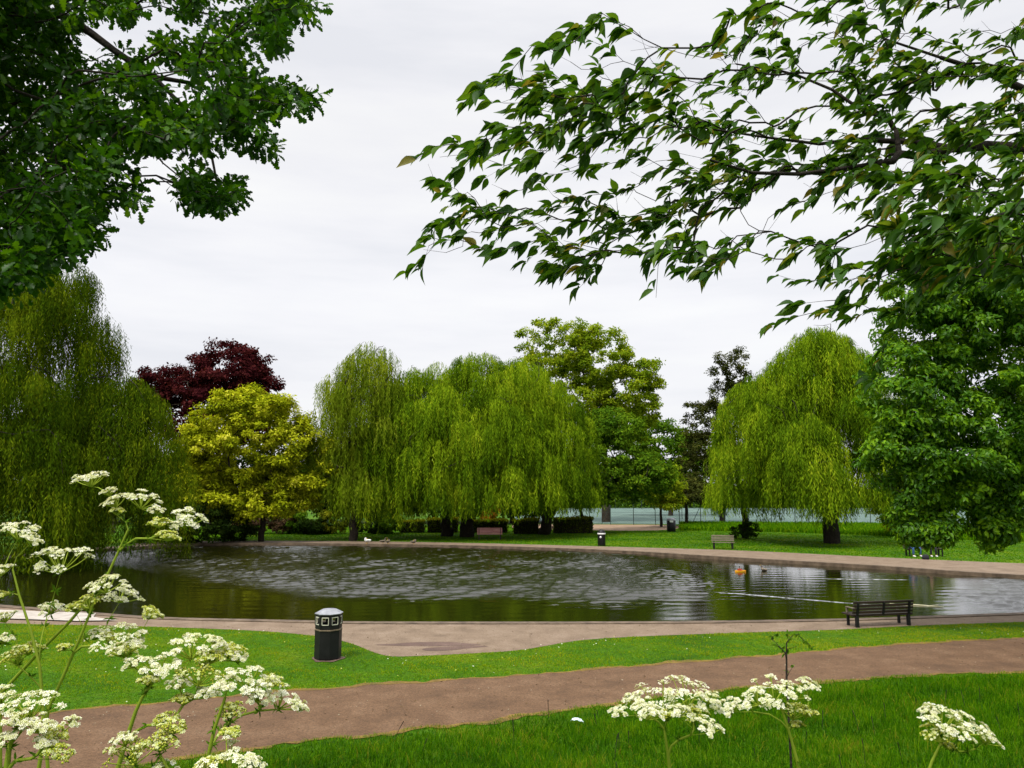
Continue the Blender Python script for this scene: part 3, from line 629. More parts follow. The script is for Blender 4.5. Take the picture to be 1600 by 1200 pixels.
# dark evergreen shrubs and undergrowth on the far bank
def shrub(name, label, px, py, w_, h_, m, n=60, leaf=.2, group=None, cat='shrub', rc=.35):
    b = G(px, py)
    return broadleaf(name, label, (b[0], b[1], 0), (b[0], b[1], h_*.4), [(b[0], b[1], h_*.5, w_/2, min(w_/2, 1.6), h_*.5)], m, n, 70, rc, leaf, leaf*.55, r=.06, limbs=14, zmin=.1, shell=.5, bark='bark_dark', cat=cat, group=group, rtwig=.012)
shrub('yew_bush', 'black-green yew bush under the golden maple beside the willow', 300, 849, 6.5, 3.4, M['dark'], 170, .2)
shrub('yew_bush', 'dark yew bush close left of the golden maple trunk', 365, 846, 3.2, 2.2, M['dark'], 70, .2)
G_ = 'shrubs in the border behind the far lawn'
for px, py, w_, h_, mm, lab in [(250, 848, 5, 2.5, 'dark', 'dark shrub behind the willow skirt'), (385, 834, 2.6, 2.2, 'plum', 'plum brown shrub left of the maple trunk'), (432, 834, 3.4, 2.3, 'plum', 'plum brown shrub just right of the maple trunk'), (462, 834, 2.2, 2.0, 'mid', 'round green shrub second right of the maple trunk'),
                                (490, 835, 2.4, 1.4, 'dark', 'low dark shrub halfway between the maple and the tall willow'), (518, 834, 2.8, 2.1, 'hedge', 'yellow green shrub left of the tall willow trunk'), (580, 834, 3.2, 2.2, 'dark', 'dark shrub right of the tall willow trunk'), (605, 834, 2.6, 1.9, 'mid', 'green shrub at the left end of the clipped hedge')]:
    shrub('border_shrub', lab, px, py, w_, h_, M[mm], 55, .2, G_)
shrub('ivy', 'dark ivy mound around the small willow trunk', 1166, 842, 2.6, 1.3, M['dark'], 40, .15, None, 'ivy', .25)
b = G(765, 826)
broadleaf('russet_conifer', 'rusty orange conifer behind the red bench and hedge', (b[0], b[1], 0), (b[0], b[1], 1.0), [(b[0], b[1], 1.7, .8, .7, 1.6)], M['russet'], 60, 60, .3, .25, .07, r=.08, limbs=10, zmin=.2)

def hedge(label, px0, px1, py, h, wd=1.1, top='hedge'):
    a = np.array(G(px0, py)); b = np.array(G(px1, py)); L = np.linalg.norm(b-a); c = (a+b)/2
    root = empty('clipped_hedge', (c[0], c[1], 0), math.atan2(b[1]-a[1], b[0]-a[0]), label, 'hedge', 'clipped hedges behind the central willows')
    n = int(L*900)+400
    mb = MB(); x = RNG.uniform(-.5, .5, n)*L; y = RNG.uniform(-.5, .5, n)*wd; z = RNG.uniform(.05, 1, n)*h
    f = RNG.integers(0, 4, n); y = np.where(f == 0, -wd/2, np.where(f == 1, wd/2, y)); z = np.where(f >= 2, h+.05*np.sin(x*1.7), z)
    pos = np.stack([x, y, z], 1)+RNG.normal(0, .06, (n, 3)); nn = np.stack([np.zeros(n), np.where(f == 0, -1, np.where(f == 1, 1, 0)), np.where(f >= 2, 1.0, .2)], 1)+RNG.normal(size=(n, 3))*.5
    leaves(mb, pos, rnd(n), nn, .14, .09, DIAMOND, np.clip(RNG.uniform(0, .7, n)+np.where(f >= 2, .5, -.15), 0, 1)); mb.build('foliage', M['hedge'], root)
    mb = MB(); mb.box((0, 0, h*.47), (L-.1, wd-.1, h*.9)); mb.build('branches', M['bark_dark'], root)
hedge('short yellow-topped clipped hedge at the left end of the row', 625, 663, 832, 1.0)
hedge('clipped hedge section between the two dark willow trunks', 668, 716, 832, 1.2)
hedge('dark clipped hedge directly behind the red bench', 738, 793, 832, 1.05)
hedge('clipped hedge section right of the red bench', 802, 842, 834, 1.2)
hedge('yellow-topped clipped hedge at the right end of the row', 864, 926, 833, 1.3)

# ---- background belt of trees
protos = []
for i, (mm, nc, hh) in enumerate([('mid', 150, 9), ('dark', 150, 10), ('lime', 130, 8)]):
    protos.append(broadleaf('background_tree', 'x', (0, 0, 0), (0, 0, hh*.45), [(0, 0, hh*.55, hh*.42, hh*.38, hh*.42), (hh*.25, 0, hh*.42, hh*.3, hh*.3, hh*.34), (-hh*.28, .5, hh*.4, hh*.3, hh*.3, hh*.34)], M[mm], nc, 70, 1.0, .42, .26, r=.3, zmin=.4, bark='bark_dark'))
belt = [  # px, depth, proto, scale, label
    (60, 92, 1, 1.2, 'dark background tree behind the left willow, furthest left'), (130, 88, 0, 1.1, 'green background tree second from the left behind the huge willow'), (205, 92, 1, 1.1, 'dark background tree below the bare branches'),
    (262, 86, 0, .95, 'green background tree under the left edge of the copper beech'), (318, 88, 1, .9, 'dark background tree under the copper beech'), (385, 92, 1, .95, 'dark background tree behind the golden maple'),
    (450, 90, 0, .85, 'green background tree behind the right side of the golden maple'), (508, 92, 1, 1.0, 'dark background tree between the maple and the tall willow'), (560, 88, 1, .95, 'dark background tree behind the tall thin willow'),
    (620, 90, 1, .95, 'dark background tree behind the low left willow skirt'), (680, 88, 1, 1.0, 'dark background tree behind the left central willow'), (740, 92, 1, 1.0, 'dark background tree behind the tallest central willow'),
    (800, 88, 1, .95, 'dark background tree right of the russet conifer'), (850, 92, 1, 1.0, 'dark background tree behind the leaning willow trunk'),
    (1015, 190, 0, 1.0, 'green background tree across the court near the spreading tree'), (1085, 195, 1, .8, 'dark background tree across the court below the pine'), (1150, 205, 0, .75, 'low green background tree across the court behind the small willow'),
    (1215, 200, 2, .65, 'low pale background tree across the court behind the right willow'), (1275, 205, 0, .7, 'green background tree across the court behind the thick willow trunk'), (1335, 200, 2, .7, 'pale background tree across the court right of the thick trunk'),
    (1400, 200, 0, .9, 'green background tree across the court behind the leafy young tree'), (1470, 190, 1, 1.1, 'dark background tree behind the seated people'), (1535, 180, 0, 1.2, 'green background tree behind the lowest hanging branch'), (1600, 180, 1, 1.3, 'dark background tree at the right edge of the photo'),
    (985, 172, 1, .62, 'dark tree across the court under the spreading tree'), (1050, 168, 0, .55, 'green tree across the court just left of the pine trunk'), (1118, 172, 2, .5, 'pale bushy tree across the court left of the small willow'), (1183, 168, 1, .5, 'dark bushy tree across the court right of the small willow trunk'),
    (1245, 172, 0, .5, 'green bushy tree across the court left of the thick willow trunk'), (1308, 168, 1, .5, 'dark bushy tree across the court directly behind the thick willow trunk'), (1365, 172, 2, .55, 'pale bushy tree across the court beside the leafy young tree'), (940, 176, 0, .6, 'green tree across the court at the left end of the fence'),
    (1440, 96, 1, .62, 'small dark tree behind the two seated people, beyond the lawn'), (1520, 94, 0, .62, 'small green tree at the back of the right lawn'), (1650, 90, 1, .9, 'dark tree just outside the right edge'),
]
used = set()
for px, d, k, s, lab in belt:
    o = protos[k] if k not in used else copy_tree(protos[k])
    used.add(k); o.location = (xx(px, d), d, 0); o.scale = (s, s, s*RNG.uniform(.9, 1.1)); o.rotation_euler = (0, 0, RNG.uniform(0, 6))
    tag(o, lab, 'tree', 'trees in the background beyond the far lawn')
# bare tree
sk = Skel(); sk.line(trunk_line((0, 0, 0), (0, 0, 8), n=6, r=.2), -1, .18*np.linspace(1, .5, 6))
for _ in range(110):
    a = RNG.uniform(0, 2*PI); t = np.array([0, 0, 10.0])+rnd(1)[0]*RNG.uniform(.5, 1)*np.array([3.6, 3, 4.4]); sk.attach(t, .7, (0, 0, 1), .5)
root = empty('bare_tree', (xx(185, 70), 70, 0), 0, 'leafless grey tree showing between the left willow and the copper beech', 'tree')
mb = MB(); sk.mesh(mb, .022, .42, .2); mb.build('trunk', M['bark'], root)

# ------------------------------------------------------------------ fence
f0 = np.array(G(921, 819.5)); f1 = np.array(G(1720, 827)); L = np.linalg.norm(f1-f0); ang = math.atan2(f1[1]-f0[1], f1[0]-f0[0])
fr = empty('court_fence', (f0[0], f0[1], 0), ang, 'tall dark green wire fence along the near side of the court', 'fence')
pm = MB(); pm.tube([(0, 0, 0), (0, 0, 2.75)], .04, 6)
n = int(L/2.4)+1
first = pm.build('post', M['steel'], fr)
for i in range(n):
    q = first if i == 0 else first.copy()
    if i: COL.objects.link(q); q.parent = fr
    q.location = (i*2.4+(RNG.uniform(-.15, .15) if i else 0), 0, 0)
for i in (1, 5, 11, 17, 21):
    bm_ = MB(); bm_.tube([(i*2.4, 0, 2.3), (i*2.4-1.1, 0, 0)], .03, 5); bm_.build('brace', M['steel'], fr)
rm = MB()
for z in (.1, 1.35, 2.7): rm.tube([(0, 0, z), (L, 0, z)], .012, 4)
for x in np.arange(-2.7, L, .30):   # diamond mesh wires
    for sgn in (1, -1):
        x0, x1 = (x, x+2.6) if sgn > 0 else (x+2.6, x)
        rm.tube([(x0, 0, .1), (x1, 0, 2.7)], .0022, 3, cap=False)
rm.build('wire_mesh', M['steel'], fr)
f0 = np.array(G(880, 795)); f1 = np.array(G(1500, 795)); L = np.linalg.norm(f1-f0)
hr = empty('field_hedge', (f0[0], f0[1]+6, 0), 0, 'long unclipped hedge along the far side of the court', 'hedge')
mb = MB(); n = 16000; x = RNG.uniform(-5, L+30, n); pz = RNG.uniform(0, 1, n)*(1.9+.5*np.sin(x*.5)+.3*np.sin(x*1.7)); leaves(mb, np.stack([x, RNG.uniform(0, 1.6, n), pz], 1), rnd(n), rnd(n)+[0, -.6, .6], .5, .35, DIAMOND, RNG.uniform(0, .8, n)); mb.build('foliage', M['mid'], hr)
fr2 = empty('court_fence', (f0[0], f0[1], 0), math.atan2(f1[1]-f0[1], f1[0]-f0[0]), 'distant wire fence along the far side of the court', 'fence')
pm = MB(); pm.tube([(0, 0, 0), (0, 0, 2.75)], .05, 5); first = pm.build('post', M['steel'], fr2)
for i in range(int(L/5)):
    q = first if i == 0 else first.copy()
    if i: COL.objects.link(q); q.parent = fr2
    q.location = (i*5, 0, 0)
rm = MB()
for z in (.1, 2.7): rm.tube([(0, 0, z), (L, 0, z)], .02, 4)
rm.build('rail', M['steel'], fr2)
# green board
b = empty('board', (xx(1068, 100), 100, 0), .1, 'bright green board seen through the trees near the pine', 'sign')
mb = MB(); mb.box((0, 0, 4.3), (1.0, .06, .9)); mb.build('panel', M['sign'], b)
for x in (-.4, .4): mb = MB(); mb.tube([(x, .06, 0), (x, .06, 4.5)], .04, 6); mb.build('post', M['steel'], b)

# ------------------------------------------------------------------ bins
b = G(512, 1029)
root = empty('litter_bin', (b[0], b[1], 0), 0, 'black octagonal litter bin with pale grey lid on the near lawn', 'litter bin')
R8 = .315; rot = math.radians(-90-3+22.5)
mb = MB(); mb.lathe([(R8*.9, -.02), (R8*.97, .0), (R8*.97, .03), (R8, .04), (R8, .64), (R8*1.02, .65), (R8*1.02, .67)], sides=8, rot=rot, smooth=False)
mb.lathe([(R8*.93, .66), (R8*.93, .80), (R8*.80, .80), (R8*.78, .5), (0, .5)], sides=8, rot=rot, smooth=False); mb.build('body', M['blackmetal'], root)
mb = MB(); mb.lathe([(R8*1.025, .672), (R8*1.03, .676), (R8*1.03, .696), (R8*.94, .700)], sides=8, rot=rot, smooth=False); mb.build('band', M['gold'], root)
mb = MB()
mb.lathe([(R8*.94, .70), (R8*.99, .71), (R8*.99, .80), (R8*.93, .80)], sides=8, rot=rot, smooth=False)
mb.lathe([(R8*.93, .985), (R8*.99, .985), (R8*1.0, 1.04), (R8*.9, 1.04)], sides=8, rot=rot, smooth=False)
for k in range(8):
    a = rot+k*PI/4; mb.box((R8*.965*math.cos(a), R8*.965*math.sin(a), .892), (.035, .066, .19), rz=a)
mb.build('hood', M['blackmetal'], root)
for k in range(8):
    a = rot+PI/8+k*PI/4; rr_ = R8*.925; mb = MB(); c = np.array([rr_*math.cos(a), rr_*math.sin(a), 0]); t = np.array([-math.sin(a), math.cos(a), 0])
    for s in (-1, 1): mb.box(tuple(c+t*s*.076+[0, 0, .892]), (.012, .014, .165), rz=a)
    for z in (.812, .975): mb.box(tuple(c+[0, 0, z]), (.012, .166, .016), rz=a)
    mb.build('opening_frame', M['cream'], root)
mb = MB(); mb.lathe([(R8*.9, 1.035), (R8*1.06, 1.04), (R8*1.07, 1.055), (R8*.62, 1.125), (R8*.55, 1.135), (0, 1.138)], sides=8, rot=rot, smooth=False); mb.build('lid', M['grey'], root)

b = G(940, 852.8)
root = empty('litter_bin', (b[0], b[1], 0), 0, 'slim black round litter bin with domed top at the far pond edge', 'litter bin')
mb = MB(); mb.lathe([(0, 0), (.25, 0), (.27, .04), (.27, .78)], sides=20); mb.build('body', M['blackmetal'], root)
mb = MB(); mb.lathe([(.275, .78), (.285, .79), (.285, .87), (.275, .88)], sides=20); mb.build('band', M['white'], root)
mb = MB(); mb.lathe([(.26, .88), (.255, .95), (.19, 1.06), (.08, 1.12), (0, 1.13)], sides=20); mb.build('hood', M['blackmetal'], root)
mb = MB(); mb.lathe([(0, 0), (.075, 0), (.075, .012), (0, .012)], sides=16)
o = mb.build('sticker', M['white'], root, (-.09, -.262, .60)); o.rotation_euler = (PI/2, 0, -.3)
b = G(1049, 830.5)
root = empty('litter_bin', (b[0], b[1], 0), 0, 'wide black litter bin with grey lid by the court track', 'litter bin')
mb = MB(); mb.lathe([(0, 0), (.36, 0), (.40, .05), (.41, 1.0), (.36, 1.02)], sides=20); mb.build('body', M['blackmetal'], root)
mb = MB(); mb.lathe([(.42, 1.0), (.425, 1.08), (.33, 1.2), (.14, 1.25), (0, 1.26)], sides=20); mb.build('lid', M['grey'], root)
mb = MB(); mb.box((-.05, -.40, .93), (.3, .06, .16)); mb.build('sticker', M['white'], root)

# ------------------------------------------------------------------ benches (local: seat faces -Y, long along X)
def bench(name, label, loc, rz, L, wood, nb=5, back_h=(.48, .86), frame='blackmetal', concrete=False, arms=True, seat_n=4, tilt=.16, arm_mat=None, mid=True):
    root = empty(name, loc, rz, label, 'bench', 'benches around the pond')
    mb = MB()
    for i in range(seat_n): mb.box((0, -.42+i*.115, .44-.004*i), (L, .09, .035), tint=RNG.uniform())
    mb.build('seat', M[wood], root)
    mb = MB(); hs = np.linspace(back_h[0], back_h[1], nb); bw = (back_h[1]-back_h[0])/(nb-1)*.74
    for h in hs: mb.box((0, .02+(h-.44)*math.tan(tilt), h), (L, .028, bw), rx=-tilt)
    mb.build('backrest', M[wood], root)
    for s in (-1, 1):
        mb = MB(); x = s*(L/2-.14)
        if concrete:
            mb.box((x, -.35, .2), (.10, .12, .4)); mb.box((x, .0, .2), (.10, .14, .4)); mb.box((x, -.17, .385), (.09, .5, .07)); mb.box((x, .09, .62), (.05, .06, .5), rx=-tilt)
        else:
            mb.box((x, -.38, .2), (.06, .06, .41)); mb.box((x, .02, .2), (.08, .08, .41)); mb.box((x, -.18, .395), (.05, .42, .05)); mb.box((x, .055+.03, .655), (.055, .045, .46), rx=-tilt)
        mb.build('leg', M[frame], root)
        if arms:
            mb = MB(); mb.box((x, -.19, .655), (.07, .5, .03)); mb.box((x, -.41, .54), (.05, .05, .21)); mb.build('armrest', M[arm_mat or frame], root)
    if mid:
        mb = MB(); mb.box((0, .055+.03, .655), (.05, .045, .46), rx=-tilt); mb.build('back_brace', M[frame], root)
    return root
a = np.array(G(1330, 981)); c = np.array(G(1428, 976.5)); m_ = (a+c)/2
nb_ = bench('park_bench', 'dark slatted bench seen from behind at the near pond edge', (m_[0], m_[1], 0), math.atan2(c[1]-a[1], c[0]-a[0])+PI, 1.95, 'darkwood', 5, (.42, .88), arm_mat='oldwood')
nb_.scale = (1.03, 1, .80)
b = G(1131, 858)
bench('park_bench', 'weathered low-backed bench on the far bank left of the ivy trunk', (b[0], b[1]+.2, 0), -.18, 1.45, 'oldwood', 3, (.56, .84), 'blackmetal', True, False, mid=False)
b = G(765, 843.5)
bench('park_bench', 'pinkish red plank bench on the far bank under the willows', (b[0], b[1]+.3, 0), .06, 1.95, 'redwood', 5, (.50, .86), 'darkwood', False, False, tilt=.3, mid=False)
b = G(1444, 869)
bench('park_bench', 'dark bench under the two seated people, mostly hidden by leaves', (b[0], b[1]+.15, 0), 0, 2.2, 'darkwood', 4, (.50, .84))
BX, BY = b[0], b[1]+.15

# ------------------------------------------------------------------ people seated on the hidden bench
def skinned(name, nodes, edges, m, parent, sub=1):
    me = bpy.data.meshes.new(name); me.from_pydata([n[:3] for n in nodes], edges, []); me.materials.append(m)
    o = bpy.data.objects.new(name, me); COL.objects.link(o); o.parent = parent
    md = o.modifiers.new('skin', 'SKIN'); md.use_smooth_shade = True
    for i, n in enumerate(nodes):
        sv = me.skin_vertices[0].data[i]; r = n[3]; sv.radius = r if hasattr(r, '__len__') else (r, r); sv.use_root = (i == 0)
    s = o.modifiers.new('sub', 'SUBSURF'); s.levels = sub; s.render_levels = sub
    return o
def person(label, x, y, rz, spread, top, trouser):
    root = empty('person', (x, y, 0), rz, label, 'person', 'people seated by the pond')
    nd = [(0, -.02, .52, (.15, .11)), (0, 0, .70, (.14, .10)), (0, .02, .92, (.16, .11)), (0, .03, 1.06, (.14, .09)), (0, .02, 1.15, .055), (0, 0, 1.24, (.075, .09)), (0, -.01, 1.35, (.075, .095))]
    ed = [(i, i+1) for i in range(6)]
    def chain(st, pts):
        p = st
        for q in pts: nd.append(q); ed.append((p, len(nd)-1)); p = len(nd)-1
        return p
    for s in (-1, 1):
        chain(0, [(s*.10, -.08, .52, .085), (s*(.11+spread*.5), -.30, .53, .075), (s*(.12+spread), -.50, .51, .06), (s*(.12+spread), -.50, .28, .05), (s*(.12+spread), -.47, .09, .036), (s*(.12+spread), -.62, .04, .03)])
        h = chain(3, [(s*.17, .03, 1.04, .05), (s*.23, -.03, .80, .04), (s*.16, -.26, .66, .03), (s*.10, -.34, .62, (.032, .018))])
        for k, (dx, dy, l) in enumerate([(-.028, -.06, 1), (-.012, -.075, 1.05), (.006, -.072, 1), (.022, -.06, .85)]):
            chain(h, [(s*.10+dx, -.34+dy*.6, .615, .009), (s*.10+dx*1.2, -.34+dy*l, .595, .008)])
        chain(h, [(s*.10-s*.035, -.355, .63, .010), (s*.10-s*.045, -.385, .62, .009)])
    skinned('body', nd, ed, M['skin'], root)
    j = [(0, 0, .62, (.17, .13)), (0, .01, .80, (.165, .125)), (0, .03, .98, (.18, .125)), (0, .03, 1.08, (.13, .10))]; je = [(0, 1), (1, 2), (2, 3)]
    for s in (-1, 1):
        b0 = len(j); j += [(s*.18, .03, 1.05, .065), (s*.235, -.03, .80, .055), (s*.17, -.23, .67, .045)]; je += [(3 if s else 3, b0), (b0, b0+1), (b0+1, b0+2)]
    skinned('jacket', j, je, M[top], root)
    t = [(0, -.02, .54, (.17, .12))]; te = []
    for s in (-1, 1):
        b0 = len(t); t += [(s*.10, -.10, .53, .10), (s*(.11+spread*.5), -.30, .54, .09), (s*(.12+spread), -.50, .50, .078), (s*(.12+spread), -.50, .28, .07), (s*(.12+spread), -.48, .11, .065)]
        te += [(0, b0)]+[(b0+i, b0+i+1) for i in range(4)]
    skinned('trousers', t, te, M[trouser], root)
    for s in (-1, 1):
        skinned('shoe', [(s*(.12+spread), -.45, .05, (.05, .05)), (s*(.12+spread), -.56, .045, (.052, .045)), (s*(.12+spread), -.68, .035, (.042, .032))], [(0, 1), (1, 2)], M['white'], root)
    skinned('hair', [(0, .05, 1.28, (.07, .06)), (0, .035, 1.39, (.085, .09)), (0, -.02, 1.43, (.07, .06))], [(0, 1), (1, 2)], M['hair'], root)
    mb = MB()
    for s in (-1, 1): mb.lathe([(0, -.008), (.009, 0), (0, .008)], (s*.03, -.105, 1.315), 8)
    mb.build('eyes', M['blackmetal'], root)
    mb = MB(); mb.tube([(0, -.105, 1.30), (0, -.125, 1.275), (0, -.105, 1.268)], [.008, .014, .01], 6); mb.tube([(-.022, -.1, 1.238), (0, -.108, 1.235), (.022, -.1, 1.238)], .005, 5); mb.build('nose_and_mouth', M['skin'], root)
person('seated person in blue jeans and white shoes half hidden by leaves', G(1425, 869)[0], BY-.1, .15, .10, 'denim', 'denim')
person('seated person in black trousers and white shoes half hidden by leaves', G(1454, 869)[0], BY-.1, -.1, .02, 'blacktex', 'blacktex')
root = empty('bag', (G(1440, 873)[0], 44.2, 0), .3, 'small dark bag on the path between the seated people', 'bag')
mb = MB(); mb.lathe([(0, 0), (.17, 0), (.20, .08), (.17, .22), (.08, .27), (0, .27)], sides=12); mb.build('body', M['blacktex'], root)
mb = MB(); mb.tube([(-.1, 0, .24), (-.06, 0, .36), (.06, 0, .36), (.1, 0, .24)], .012, 6); mb.build('handle', M['blacktex'], root)

# ------------------------------------------------------------------ ducks, toy boat, floating branch, litter
def duck(label, x, y, z, rz, m, sc_=1.0, sleeping=False, swim=False):
    root = empty('duck', (x, y, z), rz, label, 'duck', 'ducks on and around the pond'); root.scale = (sc_,)*3
    nb = [(-.20, 0, .17, (.02, .035)), (-.12, 0, .15, (.07, .06)), (0, 0, .13, (.10, .085)), (.10, 0, .15, (.08, .075)), (.15, 0, .22, .04)]
    nb += [(.14, 0, .28, .035), (.17, 0, .33, .045), (.20, 0, .33, .03)] if not sleeping else [(.12, .02, .25, .04), (.06, .05, .24, .042), (.03, .05, .23, .028)]
    skinned('body', nb, [(i, i+1) for i in range(len(nb)-1)], m, root)
    mb = MB(); q = np.array([.22, 0, .325]) if not sleeping else np.array([.02, .05, .23]); s = 1 if not sleeping else -1
    mb.tube([q, q+[s*.03, 0, -.004], q+[s*.06, 0, -.008]], [.018, .014, .006], 6); mb.build('beak', M['beak'], root)
    for s in (-1, 1):
        mb = MB(); mb.tube([(.08, s*.075, .17), (-.02, s*.10, .16), (-.14, s*.06, .17)], [.02, .045, .008], 6); mb.build('wing', m, root)
        if not swim: mb = MB(); mb.tube([(0, s*.04, .08), (.01, s*.04, .01)], .01, 5); mb.box((.03, s*.04, .006), (.07, .05, .008)); mb.build('foot', M['beak'], root)
    return root
for px, py, rz, m, s, sl2, lab in [(574, 850, 2.8, 'whitef', 1.5, True, 'plump white duck resting on the far kerb'), (598, 850, .2, 'feather', 1.2, False, 'brown duck standing upright on the far kerb'), (606, 850.5, 1.0, 'feather', 1.2, True, 'brown duck sitting second along the far kerb'), (646, 851, 0, 'feather', 1.2, True, 'brown duck alone furthest right on the far kerb')]:
    x, y = G(px, py); duck(lab, x, y, .03, rz, M[m], s, sl2)
x, y = G(1194, 892, WZ); duck('small dark duck swimming right of the orange toy boat', x, y, WZ-.1, 2.0, M['feather'], 1.1, False, True)
x, y = G(1157, 893.5, WZ); root = empty('toy_boat', (x, y, WZ), .1, 'small orange toy boat floating near the far bank', 'toy boat'); root.scale = (.85,)*3
mb = MB(); h = []
us = np.linspace(-1, 1, 13)
rows = []
for zf, wf in ((-.03, .55), (.0, .8), (.07, 1.0), (.075, .9), (.04, .8)):
    ring = [(u*.33, wf*.11*(1-abs(u)**2.6), zf+.02*u*u) for u in us]+[(u*.33, -wf*.11*(1-abs(u)**2.6), zf+.02*u*u) for u in us[::-1]]
    rows.append(ring)
v = np.array(rows).reshape(-1, 3); k = 26; f = [[a_*k+i, a_*k+(i+1) % k, (a_+1)*k+(i+1) % k, (a_+1)*k+i] for a_ in range(4) for i in range(k)]
mb.add(v, f); mb.build('hull', M['orange'], root)
mb = MB(); mb.box((-.03, 0, .10), (.26, .12, .10)); mb.box((-.05, 0, .16), (.14, .10, .05)); mb.build('cabin', M['redp'], root)
mb = MB(); mb.tube([(-.05, 0, .18), (-.05, 0, .30)], [.02, .012], 8); mb.lathe([(0, .28), (.035, .31), (0, .345)], (-.05, 0, 0), 10); mb.build('funnel', M['blackmetal'], root)
# floating branch: long pale pole with forked end
a = G(1390, 943.5, WZ); c = G(1472, 948.5, WZ)
root = empty('floating_branch', (a[0], a[1], WZ), 0, 'pale forked branch floating behind the near bench', 'branch')
e = np.array([c[0]-a[0], c[1]-a[1], 0]); mb = MB()
mb.tube([(0, 0, .0), tuple(e*.3+[0, 0, .015]), tuple(e*.75+[0, .02, .01])], [.02, .03, .026], 7)
mb.tube([tuple(e*.72), tuple(e*1.0+[0, .22, .04])], [.024, .012], 6); mb.tube([tuple(e*.72), tuple(e*.98+[0, -.16, .03])], [.022, .012], 6); mb.build('wood', M['straw'], root)
glint = solid('ripple_glint', [(.4, (.02, .025, .012)), (.65, (.32, .34, .31))], 5, .25, spec=.6)  # pale streaks paint the sky glint onto the wake ridges
# wake: real low ridges on the water surface
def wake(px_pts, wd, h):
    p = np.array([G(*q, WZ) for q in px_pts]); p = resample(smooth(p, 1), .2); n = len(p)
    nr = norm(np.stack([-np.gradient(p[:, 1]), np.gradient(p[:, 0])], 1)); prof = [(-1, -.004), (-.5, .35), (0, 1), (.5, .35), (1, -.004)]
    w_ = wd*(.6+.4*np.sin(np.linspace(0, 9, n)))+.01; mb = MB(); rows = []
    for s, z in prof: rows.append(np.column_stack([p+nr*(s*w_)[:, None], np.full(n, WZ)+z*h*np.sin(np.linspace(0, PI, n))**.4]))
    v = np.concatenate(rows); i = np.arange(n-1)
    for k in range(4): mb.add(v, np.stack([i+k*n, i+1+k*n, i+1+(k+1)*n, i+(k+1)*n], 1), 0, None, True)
    tag(mb.build('wake', glint), 'long ripple line across the pond', kind='structure')
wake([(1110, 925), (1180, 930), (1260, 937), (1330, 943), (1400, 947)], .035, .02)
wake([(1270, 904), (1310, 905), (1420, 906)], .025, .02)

x, y = G(902, 1133); nx, ny = 9, 6
root = empty('litter_paper', (x, y, .06), -.5, 'crumpled pale blue scrap of paper on the foreground grass', 'litter')
gx, gy = np.meshgrid(np.linspace(-.12, .12, nx), np.linspace(-.05, .05, ny)); wv = (1-(gx/.13)**2); v = np.stack([gx, gy*np.maximum(wv, .1), .05*wv*(1-(gy/.09)**2)+RNG.normal(0, .008, gx.shape)], -1).reshape(-1, 3)
f = [[j*nx+i, j*nx+i+1, (j+1)*nx+i+1, (j+1)*nx+i] for j in range(ny-1) for i in range(nx-1)]
mb = MB(); mb.add(v, f); v2 = v.copy(); v2[:, 2] -= .004; mb.add(v2, [q[::-1] for q in f]); mb.build('paper', M['paper'], root)

PET = []
for k in range(5):
    a = k*2*PI/5; c, s = math.cos(a), math.sin(a); PET.append([[0, 0, 0], [.6*c-.33*s, .6*s+.33*c, .12], [1.0*c, 1.0*s, .05], [.6*c+.33*s, .6*s-.33*c, .12]])
PETV = np.array(PET).reshape(-1, 3); PETF = np.arange(20).reshape(5, 4)
def florets(mb, c, nrm, r, tint, m):
    n = len(c); a = norm(np.cross(nrm, RNG.normal(size=(n, 3)))); b = np.cross(nrm, a); R = np.broadcast_to(r, (n,))[:, None, None]
    v = c[:, None]+R*(PETV[None, :, 0:1]*a[:, None]+PETV[None, :, 1:2]*b[:, None]+PETV[None, :, 2:3]*nrm[:, None])
    f = PETF[None]+(np.arange(n)*20)[:, None, None]; mb.add(v.reshape(-1, 3), f.reshape(-1, 4), m, np.repeat(tint, 5))
OCT = np.array([[1, 0, 0], [0, 1, 0], [-1, 0, 0], [0, -1, 0], [0, 0, 1], [0, 0, -1]], float); OCF = np.array([[0, 1, 4], [1, 2, 4], [2, 3, 4], [3, 0, 4], [1, 0, 5], [2, 1, 5], [3, 2, 5], [0, 3, 5]])
# ------------------------------------------------------------------ grass
def scatter(x0, x1, y0, y1, dens):
    n = int((x1-x0)*(y1-y0)*dens); return RNG.uniform(x0, x1, n), RNG.uniform(y0, y1, n)
def infront(x, y, m=1.5): return np.abs(x) < y*800/F+m
def blades(mb, x, y, h, w_, lean, tint):
    n = len(x); z = bank(x, y); a = RNG.uniform(0, 2*PI, n); s = np.stack([np.cos(a), np.sin(a), np.zeros(n)], 1)
    l = RNG.normal(size=(n, 3))*[1, 1, 0]*lean*h[:, None]; b = np.stack([x, y, z-.01], 1)
    mid = b+l*.35+np.array([0, 0, 1])*(h*.55)[:, None]; tip = b+l+np.array([0, 0, 1])*(h*(1-.3*np.linalg.norm(l, axis=1)/np.maximum(h, .001)))[:, None]
    v = np.stack([b-s*w_[:, None], b+s*w_[:, None], mid+s*w_[:, None]*.7, mid-s*w_[:, None]*.7, tip], 1).reshape(-1, 3); i = np.arange(n)*5
    mb.add(v, np.stack([i, i+1, i+2, i+3], 1), 0, tint); mb.v.append(np.zeros((0, 3))); k = mb.n-5*n
    mb.f.append((np.stack([i+3, i+2, i+4], 1)+k, 0, tint, False))
def patchn(x, y, s): return (np.sin(x/s+1.3)*np.cos(y/s*1.3)+np.sin(x/s*2.1+y/s*1.7)+np.sin(-x/s*.7+y/s*3.1+2))/3
